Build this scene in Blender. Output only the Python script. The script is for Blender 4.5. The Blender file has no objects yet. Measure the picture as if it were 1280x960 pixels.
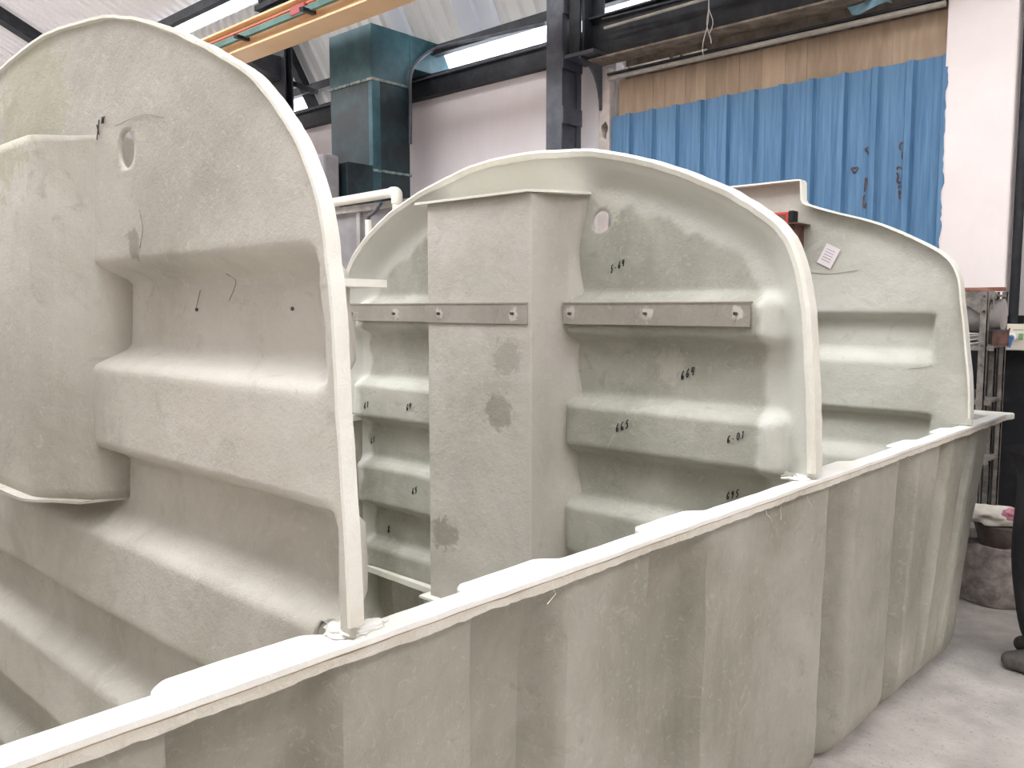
import bpy, bmesh, math, random
import numpy as np
from mathutils import Vector, Matrix, noise as mnoise

random.seed(7)
np.random.seed(7)
S = bpy.context.scene
COL = S.collection

# ------------------------------------------------------------------ camera
F, CX, CY, HY, CAMH = 1050.0, 640.0, 480.0, 385.0, 1.55
PITCH = math.atan2(CY - HY, F)
HEAD = -math.pi / 2 - math.atan2((-520 - CX) * math.cos(PITCH), F)
cam = bpy.data.objects.new('camera', bpy.data.cameras.new('camera'))
COL.objects.link(cam)
cam.location = (0, 0, CAMH)
cam.rotation_euler = (math.pi / 2 - PITCH, 0, -HEAD)
cam.data.sensor_width = 36.0
cam.data.lens = F / 1280.0 * 36.0
cam.data.clip_start = 0.02
cam.data.clip_end = 200
S.camera = cam

# ------------------------------------------------------------------ world, exposure
W = bpy.data.worlds.new('overcast_sky')
S.world = W
W.use_nodes = True
bg = W.node_tree.nodes['Background']
bg.inputs[0].default_value = (0.965, 0.985, 1.0, 1)
bg.inputs[1].default_value = 1.0
S.view_settings.view_transform = 'Standard'
S.view_settings.look = 'None'
S.view_settings.gamma = 1
S.view_settings.use_curve_mapping = False
S.view_settings.exposure = 2.98

# ------------------------------------------------------------------ pixel helper (direction only; depth comes from the plane it lies on)
_fw = np.array([math.sin(HEAD) * math.cos(PITCH), math.cos(HEAD) * math.cos(PITCH), -math.sin(PITCH)])
_rt = np.array([math.cos(HEAD), -math.sin(HEAD), 0.0])
_up = np.cross(_rt, _fw)
_C = np.array([0, 0, CAMH])


def ray(x, y):
    return _fw * F + _rt * (x - CX) - _up * (y - CY)


def onY(x, y, Y):
    d = ray(x, y)
    return _C + d * (Y / d[1])


def onX(x, y, X):
    d = ray(x, y)
    return _C + d * (X / d[0])


def onZ(x, y, z):
    d = ray(x, y)
    return _C + d * ((z - CAMH) / d[2])


# ------------------------------------------------------------------ materials
def lin(r, g, b):
    def f(c):
        c /= 255.0
        return c / 12.92 if c <= 0.04045 else ((c + 0.055) / 1.055) ** 2.4
    return (f(r), f(g), f(b), 1.0)


def sst(a, b, x):
    t = np.clip((np.asarray(x, float) - a) / (b - a), 0, 1)
    return t * t * (3 - 2 * t)


def new_mat(name):
    m = bpy.data.materials.new(name)
    m.use_nodes = True
    nt = m.node_tree
    b = nt.nodes['Principled BSDF']
    return m, nt, b


def node(nt, t, **kw):
    n = nt.nodes.new(t)
    for k, v in kw.items():
        setattr(n, k, v)
    return n


def noise_node(nt, vec, scale, detail=4, rough=0.55, dist=0.0):
    n = node(nt, 'ShaderNodeTexNoise')
    n.inputs['Scale'].default_value = scale
    n.inputs['Detail'].default_value = detail
    n.inputs['Roughness'].default_value = rough
    n.inputs['Distortion'].default_value = dist
    nt.links.new(vec, n.inputs['Vector'])
    return n.outputs['Fac']


def ramp(nt, fac, stops):
    r = node(nt, 'ShaderNodeValToRGB')
    els = r.color_ramp.elements
    while len(els) < len(stops):
        els.new(0.5)
    for e, (p, c) in zip(els, stops):
        e.position = p
        e.color = c
    nt.links.new(fac, r.inputs[0])
    return r.outputs[0]


def mixc(nt, fac, a, b, mode='MIX'):
    m = node(nt, 'ShaderNodeMix', data_type='RGBA', blend_type=mode)
    for sock, v in ((m.inputs[0], fac), (m.inputs[6], a), (m.inputs[7], b)):
        if hasattr(v, 'is_linked'):
            nt.links.new(v, sock)
        elif isinstance(v, (int, float)):
            sock.default_value = v
        else:
            sock.default_value = v
    return m.outputs[2]


def mth(nt, op, a, b=0.0, c=None):
    m = node(nt, 'ShaderNodeMath', operation=op)
    for i, v in enumerate((a, b) if c is None else (a, b, c)):
        if hasattr(v, 'is_linked'):
            nt.links.new(v, m.inputs[i])
        else:
            m.inputs[i].default_value = v
    return m.outputs[0]


def objvec(nt, scale=(1, 1, 1), rot=(0, 0, 0)):
    t = node(nt, 'ShaderNodeTexCoord')
    m = node(nt, 'ShaderNodeMapping')
    m.inputs['Scale'].default_value = scale
    m.inputs['Rotation'].default_value = rot
    nt.links.new(t.outputs['Object'], m.inputs['Vector'])
    return m.outputs['Vector']


def bump(nt, b, h, strength=0.3, dist=0.004):
    n = node(nt, 'ShaderNodeBump')
    n.inputs['Strength'].default_value = strength
    n.inputs['Distance'].default_value = dist
    nt.links.new(h, n.inputs['Height'])
    nt.links.new(n.outputs[0], b.inputs['Normal'])


def frp(name, dark, mid, light, spots=(), overlay=None, rough=0.5, bs=0.35, streak=0.5):
    """raw laminated glass fibre: cloudy resin, fine chopped strand, drips; spots = resin stains"""
    m, nt, b = new_mat(name)
    v = objvec(nt)
    n1 = noise_node(nt, v, 2.2, 6, 0.6, 0.4)
    col = ramp(nt, n1, [(0.32, dark), (0.5, mid), (0.7, light)])
    n2 = noise_node(nt, objvec(nt, (9, 9, 2.0)), 2.5, 5, 0.65, 0.3)
    k = mth(nt, 'MULTIPLY', mth(nt, 'SUBTRACT', n2, 0.5), streak)
    col = mixc(nt, mth(nt, 'ABSOLUTE', k), col, light)
    n3 = noise_node(nt, v, 38, 4, 0.7, 1.5)
    f3 = mth(nt, 'MULTIPLY', ramp_fac(nt, n3, 0.56, 0.68), 0.5)
    col = mixc(nt, f3, col, light)
    n4 = noise_node(nt, objvec(nt, (1, 1, 1), (0.3, 0.5, 0.2)), 95, 3, 0.6, 2.5)
    col = mixc(nt, mth(nt, 'MULTIPLY', ramp_fac(nt, n4, 0.60, 0.75), 0.45), col, dark)
    n6 = noise_node(nt, objvec(nt, (1, 1, 1), (0.1, 0.9, 0.4)), 7, 8, 0.75, 2.0)
    col = mixc(nt, mth(nt, 'MULTIPLY', ramp_fac(nt, n6, 0.55, 0.72), 0.6), col, light)
    n5 = noise_node(nt, objvec(nt, (4, 4, 5)), 2.7, 8, 0.7, 1.0)
    col = mixc(nt, mth(nt, 'MULTIPLY', ramp_fac(nt, n5, 0.55, 0.70), 0.6), col, dark)
    if overlay is not None:
        at = node(nt, 'ShaderNodeAttribute', attribute_name='lay')
        col = mixc(nt, at.outputs['Fac'], col, overlay)
    for (x, y, z, r, c, a) in spots:
        g = node(nt, 'ShaderNodeVectorMath', operation='DISTANCE')
        nt.links.new(v, g.inputs[0])
        g.inputs[1].default_value = (x, y, z)
        nn = noise_node(nt, v, 22, 6, 0.7, 0.8)
        q = mth(nt, 'SUBTRACT', mth(nt, 'MULTIPLY', nn, 2.0), mth(nt, 'DIVIDE', g.outputs['Value'], r))
        col = mixc(nt, mth(nt, 'MULTIPLY', ramp_fac(nt, q, 0.25, 0.55), a), col, c)
    nt.links.new(col, b.inputs['Base Color'])
    nr = noise_node(nt, v, 6, 4)
    rr = node(nt, 'ShaderNodeMapRange')
    rr.inputs[3].default_value = rough - 0.12
    rr.inputs[4].default_value = rough + 0.15
    nt.links.new(nr, rr.inputs[0])
    nt.links.new(rr.outputs[0], b.inputs['Roughness'])
    b.inputs['Specular IOR Level'].default_value = 0.35
    h = mth(nt, 'ADD', mth(nt, 'MULTIPLY', noise_node(nt, v, 60, 5, 0.7, 2.0), 0.5), noise_node(nt, v, 17, 4))
    bump(nt, b, h, bs * 1.6, 0.006)
    return m


def ramp_fac(nt, v, a, b):
    r = node(nt, 'ShaderNodeMapRange', interpolation_type='SMOOTHSTEP')
    r.inputs[1].default_value = a
    r.inputs[2].default_value = b
    nt.links.new(v, r.inputs[0])
    return r.outputs[0]


def plain(name, c1, c2=None, scale=5, rough=0.6, metal=0.0, bs=0.1, stretch=(1, 1, 1), lo=0.4, hi=0.65, rnd=0.0, spec=0.4, bscale=30):
    m, nt, b = new_mat(name)
    v = objvec(nt, stretch)
    col = None
    if c2 is None:
        b.inputs['Base Color'].default_value = c1
    else:
        col = ramp(nt, noise_node(nt, v, scale, 6, 0.65, 0.3), [(lo, c1), (hi, c2)])
        if rnd:
            oi = node(nt, 'ShaderNodeObjectInfo')
            col = mixc(nt, mth(nt, 'MULTIPLY', oi.outputs['Random'], rnd), col, c2)
            hs = node(nt, 'ShaderNodeHueSaturation')
            mr = node(nt, 'ShaderNodeMapRange')
            mr.inputs[3].default_value = 1 - rnd * 0.35
            mr.inputs[4].default_value = 1 + rnd * 0.35
            nt.links.new(oi.outputs['Random'], mr.inputs[0])
            nt.links.new(mr.outputs[0], hs.inputs['Value'])
            nt.links.new(col, hs.inputs['Color'])
            col = hs.outputs[0]
        nt.links.new(col, b.inputs['Base Color'])
    b.inputs['Roughness'].default_value = rough
    b.inputs['Metallic'].default_value = metal
    b.inputs['Specular IOR Level'].default_value = spec
    if bs:
        bump(nt, b, noise_node(nt, objvec(nt), bscale, 4), bs, 0.004)
    return m


def translucent(name, c, dif=0.25):
    m, nt, b = new_mat(name)
    t = node(nt, 'ShaderNodeBsdfTranslucent')
    d = node(nt, 'ShaderNodeBsdfDiffuse')
    mx = node(nt, 'ShaderNodeMixShader')
    t.inputs[0].default_value = c
    d.inputs[0].default_value = c
    mx.inputs[0].default_value = dif
    nt.links.new(t.outputs[0], mx.inputs[1])
    nt.links.new(d.outputs[0], mx.inputs[2])
    nt.links.new(mx.outputs[0], nt.nodes['Material Output'].inputs[0])
    return m


M = {}
STAIN = lin(128, 120, 108)
OVER = lin(212, 211, 203)
M['frp_left'] = frp('frp_left_baffle', lin(172, 168, 156), lin(193, 188, 178), lin(208, 203, 194), rough=0.55,
                    spots=[(-1.62, 0.75, 1.30, 0.30, lin(208, 200, 190), 0.35), (-1.35, 0.75, 1.33, 0.25, lin(206, 198, 188), 0.3),
                           (-2.2, 0.75, 2.02, 0.35, lin(178, 176, 148), 0.6), (-1.70, 0.75, 1.68, 0.05, STAIN, 0.6)])
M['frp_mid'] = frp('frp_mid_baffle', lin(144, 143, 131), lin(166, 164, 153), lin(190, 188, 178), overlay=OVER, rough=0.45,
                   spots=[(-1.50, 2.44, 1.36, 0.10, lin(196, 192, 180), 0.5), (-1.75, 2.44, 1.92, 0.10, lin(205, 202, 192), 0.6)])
M['frp_col'] = frp('frp_column', lin(176, 171, 161), lin(190, 185, 176), lin(204, 198, 190), rough=0.5,
                   spots=[(-2.10, 2.25, 1.17, 0.11, STAIN, 0.55), (-2.40, 2.25, 0.66, 0.11, STAIN, 0.6), (-2.06, 2.25, 1.37, 0.10, STAIN, 0.35)])
M['frp_far'] = frp('frp_far_baffle', lin(178, 176, 165), lin(193, 191, 181), lin(206, 204, 196), rough=0.5, streak=0.3)
M['frp_tank'] = frp('frp_tank_wall', lin(146, 144, 130), lin(167, 164, 152), lin(188, 184, 173), rough=0.5, streak=0.9)
M['frp_rim'] = frp('frp_pale_rim', lin(216, 212, 198), lin(228, 225, 214), lin(240, 238, 230), rough=0.6)  # paler than the panels; used for rims, lips and ledges
M['flange'] = frp('frp_pale_flange', lin(232, 229, 220), lin(240, 238, 232), lin(246, 244, 240), rough=0.6)  # nearly white, paler than the tank wall
M['flange_under'] = frp('frp_ragged_lip', lin(206, 198, 182), lin(224, 218, 206), lin(236, 232, 222), rough=0.7, bs=0.8)
M['ply'] = plain('brown_core_line', lin(168, 140, 110), lin(196, 172, 144), 20, 0.8)
M['strip'] = frp('frp_strip', lin(138, 131, 123), lin(156, 149, 140), lin(176, 170, 162), rough=0.5, bs=0.2,
                 spots=[tuple(onY(px, 392, yy)) + (0.035, lin(206, 200, 192), 0.8) for px, yy in ((494, 2.36), (550, 2.24), (642, 2.24), (714, 2.36), (808, 2.36), (921, 2.36))])
M['marker'] = plain('marker_ink', lin(30, 30, 32), rough=0.6, bs=0)
M['bolt'] = plain('bolt_steel', lin(70, 66, 62), lin(120, 114, 106), 40, 0.5, 0.7)
M['pink'] = plain('pink_wall_paint', lin(240, 231, 233), lin(246, 239, 241), 1.2, 0.8, bs=0.15, stretch=(1, 1, 0.3))
M['white'] = plain('white_pillar_paint', lin(238, 228, 226), lin(244, 235, 234), 1.5, 0.8, bs=0.1)
M['black_paint'] = plain('black_dado_paint', lin(28, 29, 33), lin(62, 62, 66), 6, 0.7, lo=0.5, hi=0.85)
M['concrete'] = plain('pier_plaster', lin(196, 184, 178), lin(216, 206, 200), 8, 0.9, bs=0.4)
M['floor'] = plain('dusty_floor', lin(176, 170, 165), lin(212, 206, 199), 3.0, 0.9, bs=0.8, lo=0.35, hi=0.65, bscale=60)
_nt = M['floor'].node_tree
_b = _nt.nodes['Principled BSDF']
_src = _b.inputs['Base Color'].links[0].from_socket
_sp = noise_node(_nt, objvec(_nt), 55, 3, 0.7, 1.0)
_big = noise_node(_nt, objvec(_nt), 1.3, 3, 0.6, 0.5)
_c = mixc(_nt, mth(_nt, 'MULTIPLY', ramp_fac(_nt, _sp, 0.58, 0.68), 0.5), _src, lin(128, 120, 114))
_c = mixc(_nt, mth(_nt, 'MULTIPLY', ramp_fac(_nt, _big, 0.50, 0.62), 0.35), _c, lin(150, 143, 138))
_nt.links.new(_c, _b.inputs['Base Color'])
M['iron'] = plain('dark_steel_paint', lin(34, 36, 41), lin(64, 66, 71), 5, 0.55, 0.2, bs=0.1, lo=0.45, hi=0.8)
M['iron_grey'] = plain('grey_steel_paint', lin(76, 78, 86), lin(98, 100, 108), 5, 0.5, 0.2, bs=0.08)
M['blue'] = plain('blue_sheet_paint', lin(72, 112, 150), lin(104, 142, 176), 2.2, 0.5, 0.0, bs=0.05, stretch=(14, 3, 0.7), lo=0.35, hi=0.7)
M['wood'] = plain('brown_board', lin(160, 138, 116), lin(180, 158, 136), 3, 0.75, bs=0.1, stretch=(6, 3, 0.8), rnd=0.35)
M['rail'] = plain('pale_rail', lin(160, 152, 142), lin(186, 180, 172), 6, 0.6)
M['soffit'] = plain('dusty_beam_underside', lin(120, 108, 96), lin(160, 146, 132), 9, 0.9)
M['sheet'] = plain('grey_roof_sheet', lin(186, 182, 178), lin(206, 203, 198), 2, 0.65, bs=0.1, stretch=(3, 1, 1))
M['sheet_pale'] = translucent('pale_translucent_roof_sheet', (0.70, 0.68, 0.68, 1), 0.965)
M['sheet'] = translucent('grey_translucent_roof_sheet', (0.52, 0.51, 0.50, 1), 0.985)
M['skylight'] = translucent('translucent_skylight', (0.86, 0.89, 0.95, 1))
M['duct'] = plain('dark_teal_duct', lin(24, 34, 38), lin(40, 66, 74), 3.5, 0.45, bs=0.3, lo=0.42, hi=0.75)
M['duct_teal'] = plain('teal_duct', lin(38, 70, 80), lin(64, 104, 112), 4.5, 0.45, bs=0.3, lo=0.35, hi=0.75)
M['duct_seam'] = plain('scuffed_seam', lin(70, 104, 104), lin(196, 190, 178), 14, 0.7, lo=0.4, hi=0.75)
M['booth'] = plain('grey_panel', lin(128, 124, 128), lin(150, 146, 149), 3, 0.6)
M['booth_rail'] = plain('grey_rail', lin(150, 146, 142), lin(180, 176, 170), 6, 0.5)
M['pvc'] = plain('cream_pvc', lin(232, 226, 212), lin(240, 236, 226), 3, 0.35)
M['black'] = plain('black_rubber', lin(22, 22, 24), rough=0.6, bs=0)
M['orange'] = plain('orange_girder', lin(232, 192, 146), lin(240, 204, 160), 2, 0.5)
M['teal_rail'] = plain('teal_conductor', lin(56, 98, 92), lin(78, 122, 116), 5, 0.5)
M['red_line'] = plain('red_conductor', lin(214, 112, 92), rough=0.5, bs=0)
M['red_clamp'] = plain('dark_red_clamp', lin(168, 70, 72), rough=0.5, bs=0)
M['rack'] = plain('spattered_rack_steel', lin(112, 106, 100), lin(158, 152, 146), 18, 0.6, 0.3, lo=0.4, hi=0.7)
M['dome'] = plain('pale_grey_roll', lin(150, 144, 142), lin(176, 170, 168), 5, 0.6)
M['rust'] = plain('rusty_brown', lin(84, 56, 48), lin(122, 92, 82), 14, 0.8)
M['red_wood'] = plain('red_brown_batten', lin(118, 66, 56), lin(166, 120, 106), 8, 0.7, stretch=(1, 4, 4))
M['cable'] = plain('pale_cable', lin(206, 202, 196), rough=0.5, bs=0)
M['socket'] = plain('cream_socket_board', lin(214, 206, 190), lin(226, 220, 206), 4, 0.5)
M['plug_blue'] = plain('blue_plug', lin(74, 118, 176), rough=0.4, bs=0)
M['green'] = plain('green_switch', lin(120, 160, 120), rough=0.4, bs=0)
M['bucket'] = plain('plaster_crusted_bucket', lin(140, 132, 128), lin(188, 180, 176), 16, 0.95, bs=1.0)
M['bucket_in'] = plain('dirty_bucket', lin(92, 84, 78), lin(122, 112, 106), 8, 0.9)
M['rag'] = plain('pale_rag', lin(206, 200, 188), lin(226, 222, 212), 6, 0.95, bs=0.5)
M['rag_pink'] = plain('pink_rag', lin(200, 126, 146), lin(220, 170, 180), 8, 0.95, bs=0.5)
M['paper'] = plain('pale_paper', lin(232, 222, 226), lin(240, 232, 236), 8, 0.8, bs=0)
M['red'] = plain('red_tool', lin(200, 62, 56), lin(222, 90, 82), 12, 0.4)
M['bag'] = plain('pale_blue_plastic', lin(128, 170, 190), lin(160, 196, 210), 6, 0.3)
M['skin'] = plain('brown_skin', lin(120, 84, 64), lin(136, 98, 76), 6, 0.6)
M['trousers'] = plain('black_trousers', lin(34, 33, 35), lin(52, 50, 52), 8, 0.9, bs=0.3)
M['shirt'] = plain('grey_blue_shirt', lin(132, 152, 182), lin(158, 176, 202), 8, 0.9, bs=0.3)
M['shoe'] = plain('dusty_shoe', lin(78, 74, 70), lin(112, 107, 102), 12, 0.85)
M['hair'] = plain('black_hair', lin(26, 23, 22), rough=0.7, bs=0.3)
M['dusty_wall'] = plain('hall_wall_paint', lin(196, 188, 184), lin(210, 202, 198), 1.5, 0.9)


# ------------------------------------------------------------------ object helpers
def tag(o, label, cat, group=None, kind=None):
    if label:
        o['label'] = label
    if cat:
        o['category'] = cat
    if group:
        o['group'] = group
    if kind:
        o['kind'] = kind
    return o


def thing(name, label, cat, loc=(0, 0, 0), group=None):
    o = bpy.data.objects.new(name, None)
    COL.objects.link(o)
    o.location = loc
    o.empty_display_size = 0.1
    return tag(o, label, cat, group)


def set_parent(o, p):
    if p is None:
        return
    o.parent = p
    loc = Vector((0, 0, 0))
    q = p
    while q is not None:
        loc += q.location
        q = q.parent
    # parents only ever carry a translation
    o.matrix_parent_inverse = Matrix.Translation(-loc) if p.type == 'EMPTY' else Matrix.Identity(4)


def obj(name, bm, mat, parent=None, smooth=False, angle=None, label=None):
    me = bpy.data.meshes.new(name)
    if isinstance(bm, tuple):
        me.from_pydata(bm[0], [], bm[1])
    else:
        bmesh.ops.recalc_face_normals(bm, faces=bm.faces)
        bm.to_mesh(me)
        bm.free()
    if smooth or angle:
        me.shade_smooth()
    if angle:
        me.set_sharp_from_angle(angle=math.radians(angle))
    me.materials.append(M[mat] if isinstance(mat, str) else mat)
    o = bpy.data.objects.new(name, me)
    COL.objects.link(o)
    set_parent(o, parent)
    if label:
        o['label'] = label
    return o


def struct(name, bm, mat, **k):
    o = obj(name, bm, mat, **k)
    o['kind'] = 'structure'
    return o


def dup(o, parent, loc=None):
    c = o.copy()
    COL.objects.link(c)
    c.parent = parent
    c.matrix_parent_inverse = o.matrix_parent_inverse.copy()
    if loc is not None:
        c.location = loc
    return c


def BM():
    return bmesh.new()


def box(bm, x0, x1, y0, y1, z0, z1, bev=0.0, seg=2, rot=None):
    r = bmesh.ops.create_cube(bm, size=1.0)
    vs = r['verts']
    c = Vector(((x0 + x1) / 2, (y0 + y1) / 2, (z0 + z1) / 2))
    for v in vs:
        v.co = Vector((v.co.x * abs(x1 - x0), v.co.y * abs(y1 - y0), v.co.z * abs(z1 - z0)))
        if rot is not None:
            v.co = rot @ v.co
        v.co += c
    if bev:
        es = list({e for v in vs for e in v.link_edges})
        bmesh.ops.bevel(bm, geom=es, offset=bev, segments=seg, affect='EDGES', profile=0.5)
    return bm


def bar(bm, a, b, w, h, up=(0, 0, 1)):
    """rectangular bar from a to b, w across, h along up"""
    a, b = Vector(a), Vector(b)
    d = (b - a).normalized()
    s = d.cross(Vector(up))
    if s.length < 1e-4:
        s = d.cross(Vector((0, 1, 0)))
    s.normalize()
    u = s.cross(d)
    q = []
    for p in (a, b):
        for sx, sy in ((-1, -1), (1, -1), (1, 1), (-1, 1)):
            q.append(bm.verts.new(p + s * (w / 2 * sx) + u * (h / 2 * sy)))
    for f in ((0, 1, 2, 3), (7, 6, 5, 4), (0, 4, 5, 1), (1, 5, 6, 2), (2, 6, 7, 3), (3, 7, 4, 0)):
        bm.faces.new([q[i] for i in f])
    return bm


def tube(bm, pts, r, n=10, cap=True):
    pts = [Vector(p) for p in pts]
    rings = []
    prev = None
    for i, p in enumerate(pts):
        t = (pts[min(i + 1, len(pts) - 1)] - pts[max(i - 1, 0)]).normalized()
        if prev is None:
            ref = Vector((0, 0, 1)) if abs(t.z) < 0.9 else Vector((1, 0, 0))
            s = t.cross(ref).normalized()
        else:
            s = (prev - t * prev.dot(t)).normalized()
        prev = s
        u = t.cross(s)
        rr = r[i] if isinstance(r, (list, tuple)) else r
        rings.append([bm.verts.new(p + (s * math.cos(2 * math.pi * k / n) + u * math.sin(2 * math.pi * k / n)) * rr) for k in range(n)])
    for a, b in zip(rings, rings[1:]):
        for k in range(n):
            bm.faces.new((a[k], a[(k + 1) % n], b[(k + 1) % n], b[k]))
    if cap:
        bm.faces.new(rings[0][::-1])
        bm.faces.new(rings[-1])
    return bm


def prism(bm, poly, axis, a, b):
    """extrude a 2-D polygon along axis ('x': poly in y,z  'y': x,z  'z': x,y)"""
    def P(p, t):
        return {'x': (t, p[0], p[1]), 'y': (p[0], t, p[1]), 'z': (p[0], p[1], t)}[axis]
    A = [bm.verts.new(P(p, a)) for p in poly]
    B = [bm.verts.new(P(p, b)) for p in poly]
    bm.faces.new(A)
    bm.faces.new(B[::-1])
    n = len(poly)
    for i in range(n):
        bm.faces.new((A[i], B[i], B[(i + 1) % n], A[(i + 1) % n]))
    return bm


def catmull(pts, per=14):
    P = np.array(pts, float)
    P = np.vstack([2 * P[0] - P[1], P, 2 * P[-1] - P[-2]])
    out = []
    for i in range(1, len(P) - 2):
        p0, p1, p2, p3 = P[i - 1:i + 3]
        # centripetal-ish: simple uniform with damped tangents
        for t in np.linspace(0, 1, per, endpoint=False):
            out.append(0.5 * ((2 * p1) + (-p0 + p2) * t + (2 * p0 - 5 * p1 + 4 * p2 - p3) * t ** 2 + (-p0 + 3 * p1 - 3 * p2 + p3) * t ** 3))
    out.append(P[-2])
    return np.array(out)


def fbm(x, y, z, s):
    return mnoise.fractal(Vector((x * s, y * s, z * s)), 1.0, 2.0, 3)


def band(z, hi, lo, ru, rd):
    """1 inside [lo,hi]; ramps of width ru above hi and rd below lo"""
    return np.minimum(1 - sst(hi, hi + ru, z), sst(lo - rd, lo, z))


# ================================================================== SETTING
FX0, FX1, FY0, FY1 = -18.5, 5.0, -7.0, 6.9
bm = BM()
box(bm, FX0, FX1, FY0, FY1, -0.1, 0.0)
struct('floor', bm, 'floor')
YW = 6.5      # face of the back wall
# back wall: pink stretch left of the opening, thin lintel above it, black-dadoed stretch right of it
bm = BM()
box(bm, FX0, -4.62, YW, YW + 0.25, 0, 3.88)
box(bm, -1.40, FX1, YW, YW + 0.25, 0, 4.3)
wall = struct('wall_back', bm, 'pink')
bm = BM()
zr = onY(775, 95, 6.36)[2]
box(bm, -4.62, -1.40, YW + 0.16, YW + 0.25, 0, zr + 0.115)
box(bm, -3.78, -1.40, YW + 0.16, YW + 0.25, zr + 0.115, 4.2)
box(bm, -4.62, -3.78, YW + 0.16, YW + 0.25, zr + 0.165, 4.2)
for k in range(9):
    xk = -4.60 + 0.09 * k + random.uniform(-0.02, 0.02)
    box(bm, xk, xk + random.uniform(0.015, 0.05), YW + 0.17, YW + 0.24, zr + 0.11, zr + random.uniform(0.13, 0.17))
struct('wall_opening_back', bm, 'soffit')
bm = BM()
box(bm, -1.79, -1.36, YW - 0.12, YW + 0.24, 1.5, 4.3, 0.012)
pil = struct('wall_pillar', bm, 'white')
bm = BM()
box(bm, -1.79, -1.36, YW - 0.118, YW + 0.24, 0, 1.5)
box(bm, -1.36, FX1, YW - 0.02, YW, 0, 1.5)
struct('trim_1', bm, 'black_paint')
bm = BM()
box(bm, FX0, FX1, FY0 - 0.2, FY0, 0, 6.5)  # unseen wall behind the camera, put in to cut low sky light
struct('wall_front_unseen', bm, 'dusty_wall')
bm = BM()
box(bm, FX1, FX1 + 0.2, FY0, FY1, 0, 6.5)  # unseen side wall, also put in to limit horizontal sky light
struct('wall_right_unseen', bm, 'dusty_wall')
bm = BM()
box(bm, FX0 - 0.2, FX0, FY0, FY1, 0, 6.5)
struct('wall_left', bm, 'dusty_wall')

# plaster pier at the left jamb with broken hole
bm = BM()
box(bm, -4.74, -4.62, YW - 0.10, YW, 0, 3.72, 0.01)
pier = struct('wall_pier', bm, 'concrete')
bm = BM()
prism(bm, [(-4.67 + 0.035 * math.cos(a) * (1 + 0.2 * math.sin(3 * a)), 3.17 + 0.075 * math.sin(a) * (1 + 0.15 * math.cos(5 * a))) for a in np.linspace(0, 2 * math.pi, 18, endpoint=False)], 'y', YW - 0.2, YW + 0.2)
cut = obj('hole_cutter', bm, 'concrete')
for w_ in (pier, wall):
    md = w_.modifiers.new('broken_hole', 'BOOLEAN')
    md.operation = 'DIFFERENCE'
    md.solver = 'EXACT'
    md.object = cut
dg = bpy.context.evaluated_depsgraph_get()
for w_ in (pier, wall):
    me_ = bpy.data.meshes.new_from_object(w_.evaluated_get(dg))
    w_.modifiers.clear()
    w_.data = me_
bpy.data.objects.remove(cut)

# ---- roof: steep lower slope, shallow upper slope, in corrugated sheets
EY, EZ, T1 = 6.8, 4.03, 1.68
KY = 5.85
KZ = EZ + (EY - KY) * T1
T2 = 0.466
TY = 1.2
TZ = KZ + (KY - TY) * T2


def rib_profile(width, n, pan, h):
    pitch = width / n
    pts = []
    for i in range(n):
        a = i * pitch
        pts += [(a, 0), (a + pan, 0), (a + pan + (pitch - pan) * 0.25, h), (a + pan + (pitch - pan) * 0.75, h)]
    pts.append((width, 0))
    return pts


def slope_sheet(name, prof, y0, z0, y1, z1, mat, parent):
    d = Vector((0, y1 - y0, z1 - z0)).normalized()
    nrm = Vector((0, -d.z, d.y)) if (-d.z * -1) > 0 else Vector((0, d.z, -d.y))
    nrm = Vector((0, -abs(d.z), -abs(d.y)))
    vs, fs = [], []
    for (x, h) in prof:
        for (y, z) in ((y0, z0), (y1, z1)):
            vs.append((x, y + nrm.y * h, z + nrm.z * h))
    for i in range(len(prof) - 1):
        fs.append((2 * i, 2 * i + 2, 2 * i + 3, 2 * i + 1))
    o = obj(name, (vs, fs), mat, parent)
    return o


roof = bpy.data.objects.new('ceiling', None)
COL.objects.link(roof)
roof['kind'] = 'structure'
prof = rib_profile(0.98, 5, 0.13, 0.045)


def plane_pt(t):
    return (EY - (EY - KY) * t, EZ + (KZ - EZ) * t)


lo_y, lo_z = plane_pt(0.20)
hi_y, hi_z = plane_pt(0.86)
protos = {}
SKY_X = {(-7.72, -6.74)}
n = int((FX1 - FX0) / 0.98)
for i in range(n):
    x = FX0 + i * 0.98
    segs = [('eave', 'skylight', (EY, EZ), (lo_y, lo_z)),
            ('steep', 'sheet', (lo_y, lo_z), (hi_y, hi_z)),
            ('clear', 'skylight', (hi_y, hi_z), (KY, KZ)),
            ('shallow', 'sheet_pale', (KY, KZ), (TY, TZ))]
    for (k, mt, a, b) in segs:
        if k == 'clear' and x > -9.0:
            mt = 'sheet'
        if k == 'eave' and x < -8.0 and i % 3 == 0:
            mt = 'sheet'
        key = (k, mt)
        if key not in protos:
            protos[key] = slope_sheet('roof_sheet', prof, a[0], a[1], b[0], b[1], mt, roof)
            protos[key].location.x = x
        else:
            dup(protos[key], roof, (x, 0, 0))
BY0, BZ0 = -2.0, TZ  # unseen rear roof, added to narrow the open bay to overhead sky light
for i in range(n):
    x = FX0 + i * 0.98
    if 'back' not in protos:
        protos['back'] = slope_sheet('roof_sheet', prof, BY0, BZ0, FY0, 6.3, 'sheet_pale', roof)
        protos['back'].location.x = x
    else:
        dup(protos['back'], roof, (x, 0, 0))
for x in (2.06, 3.04, 4.02):  # unseen side cover, added to keep sky light steep on the tank wall
    if 'side' not in protos:
        protos['side'] = slope_sheet('roof_sheet', prof, TY, TZ, BY0, BZ0, 'sheet_pale', roof)
        protos['side'].location.x = x
    else:
        dup(protos['side'], roof, (x, 0, 0))
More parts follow.
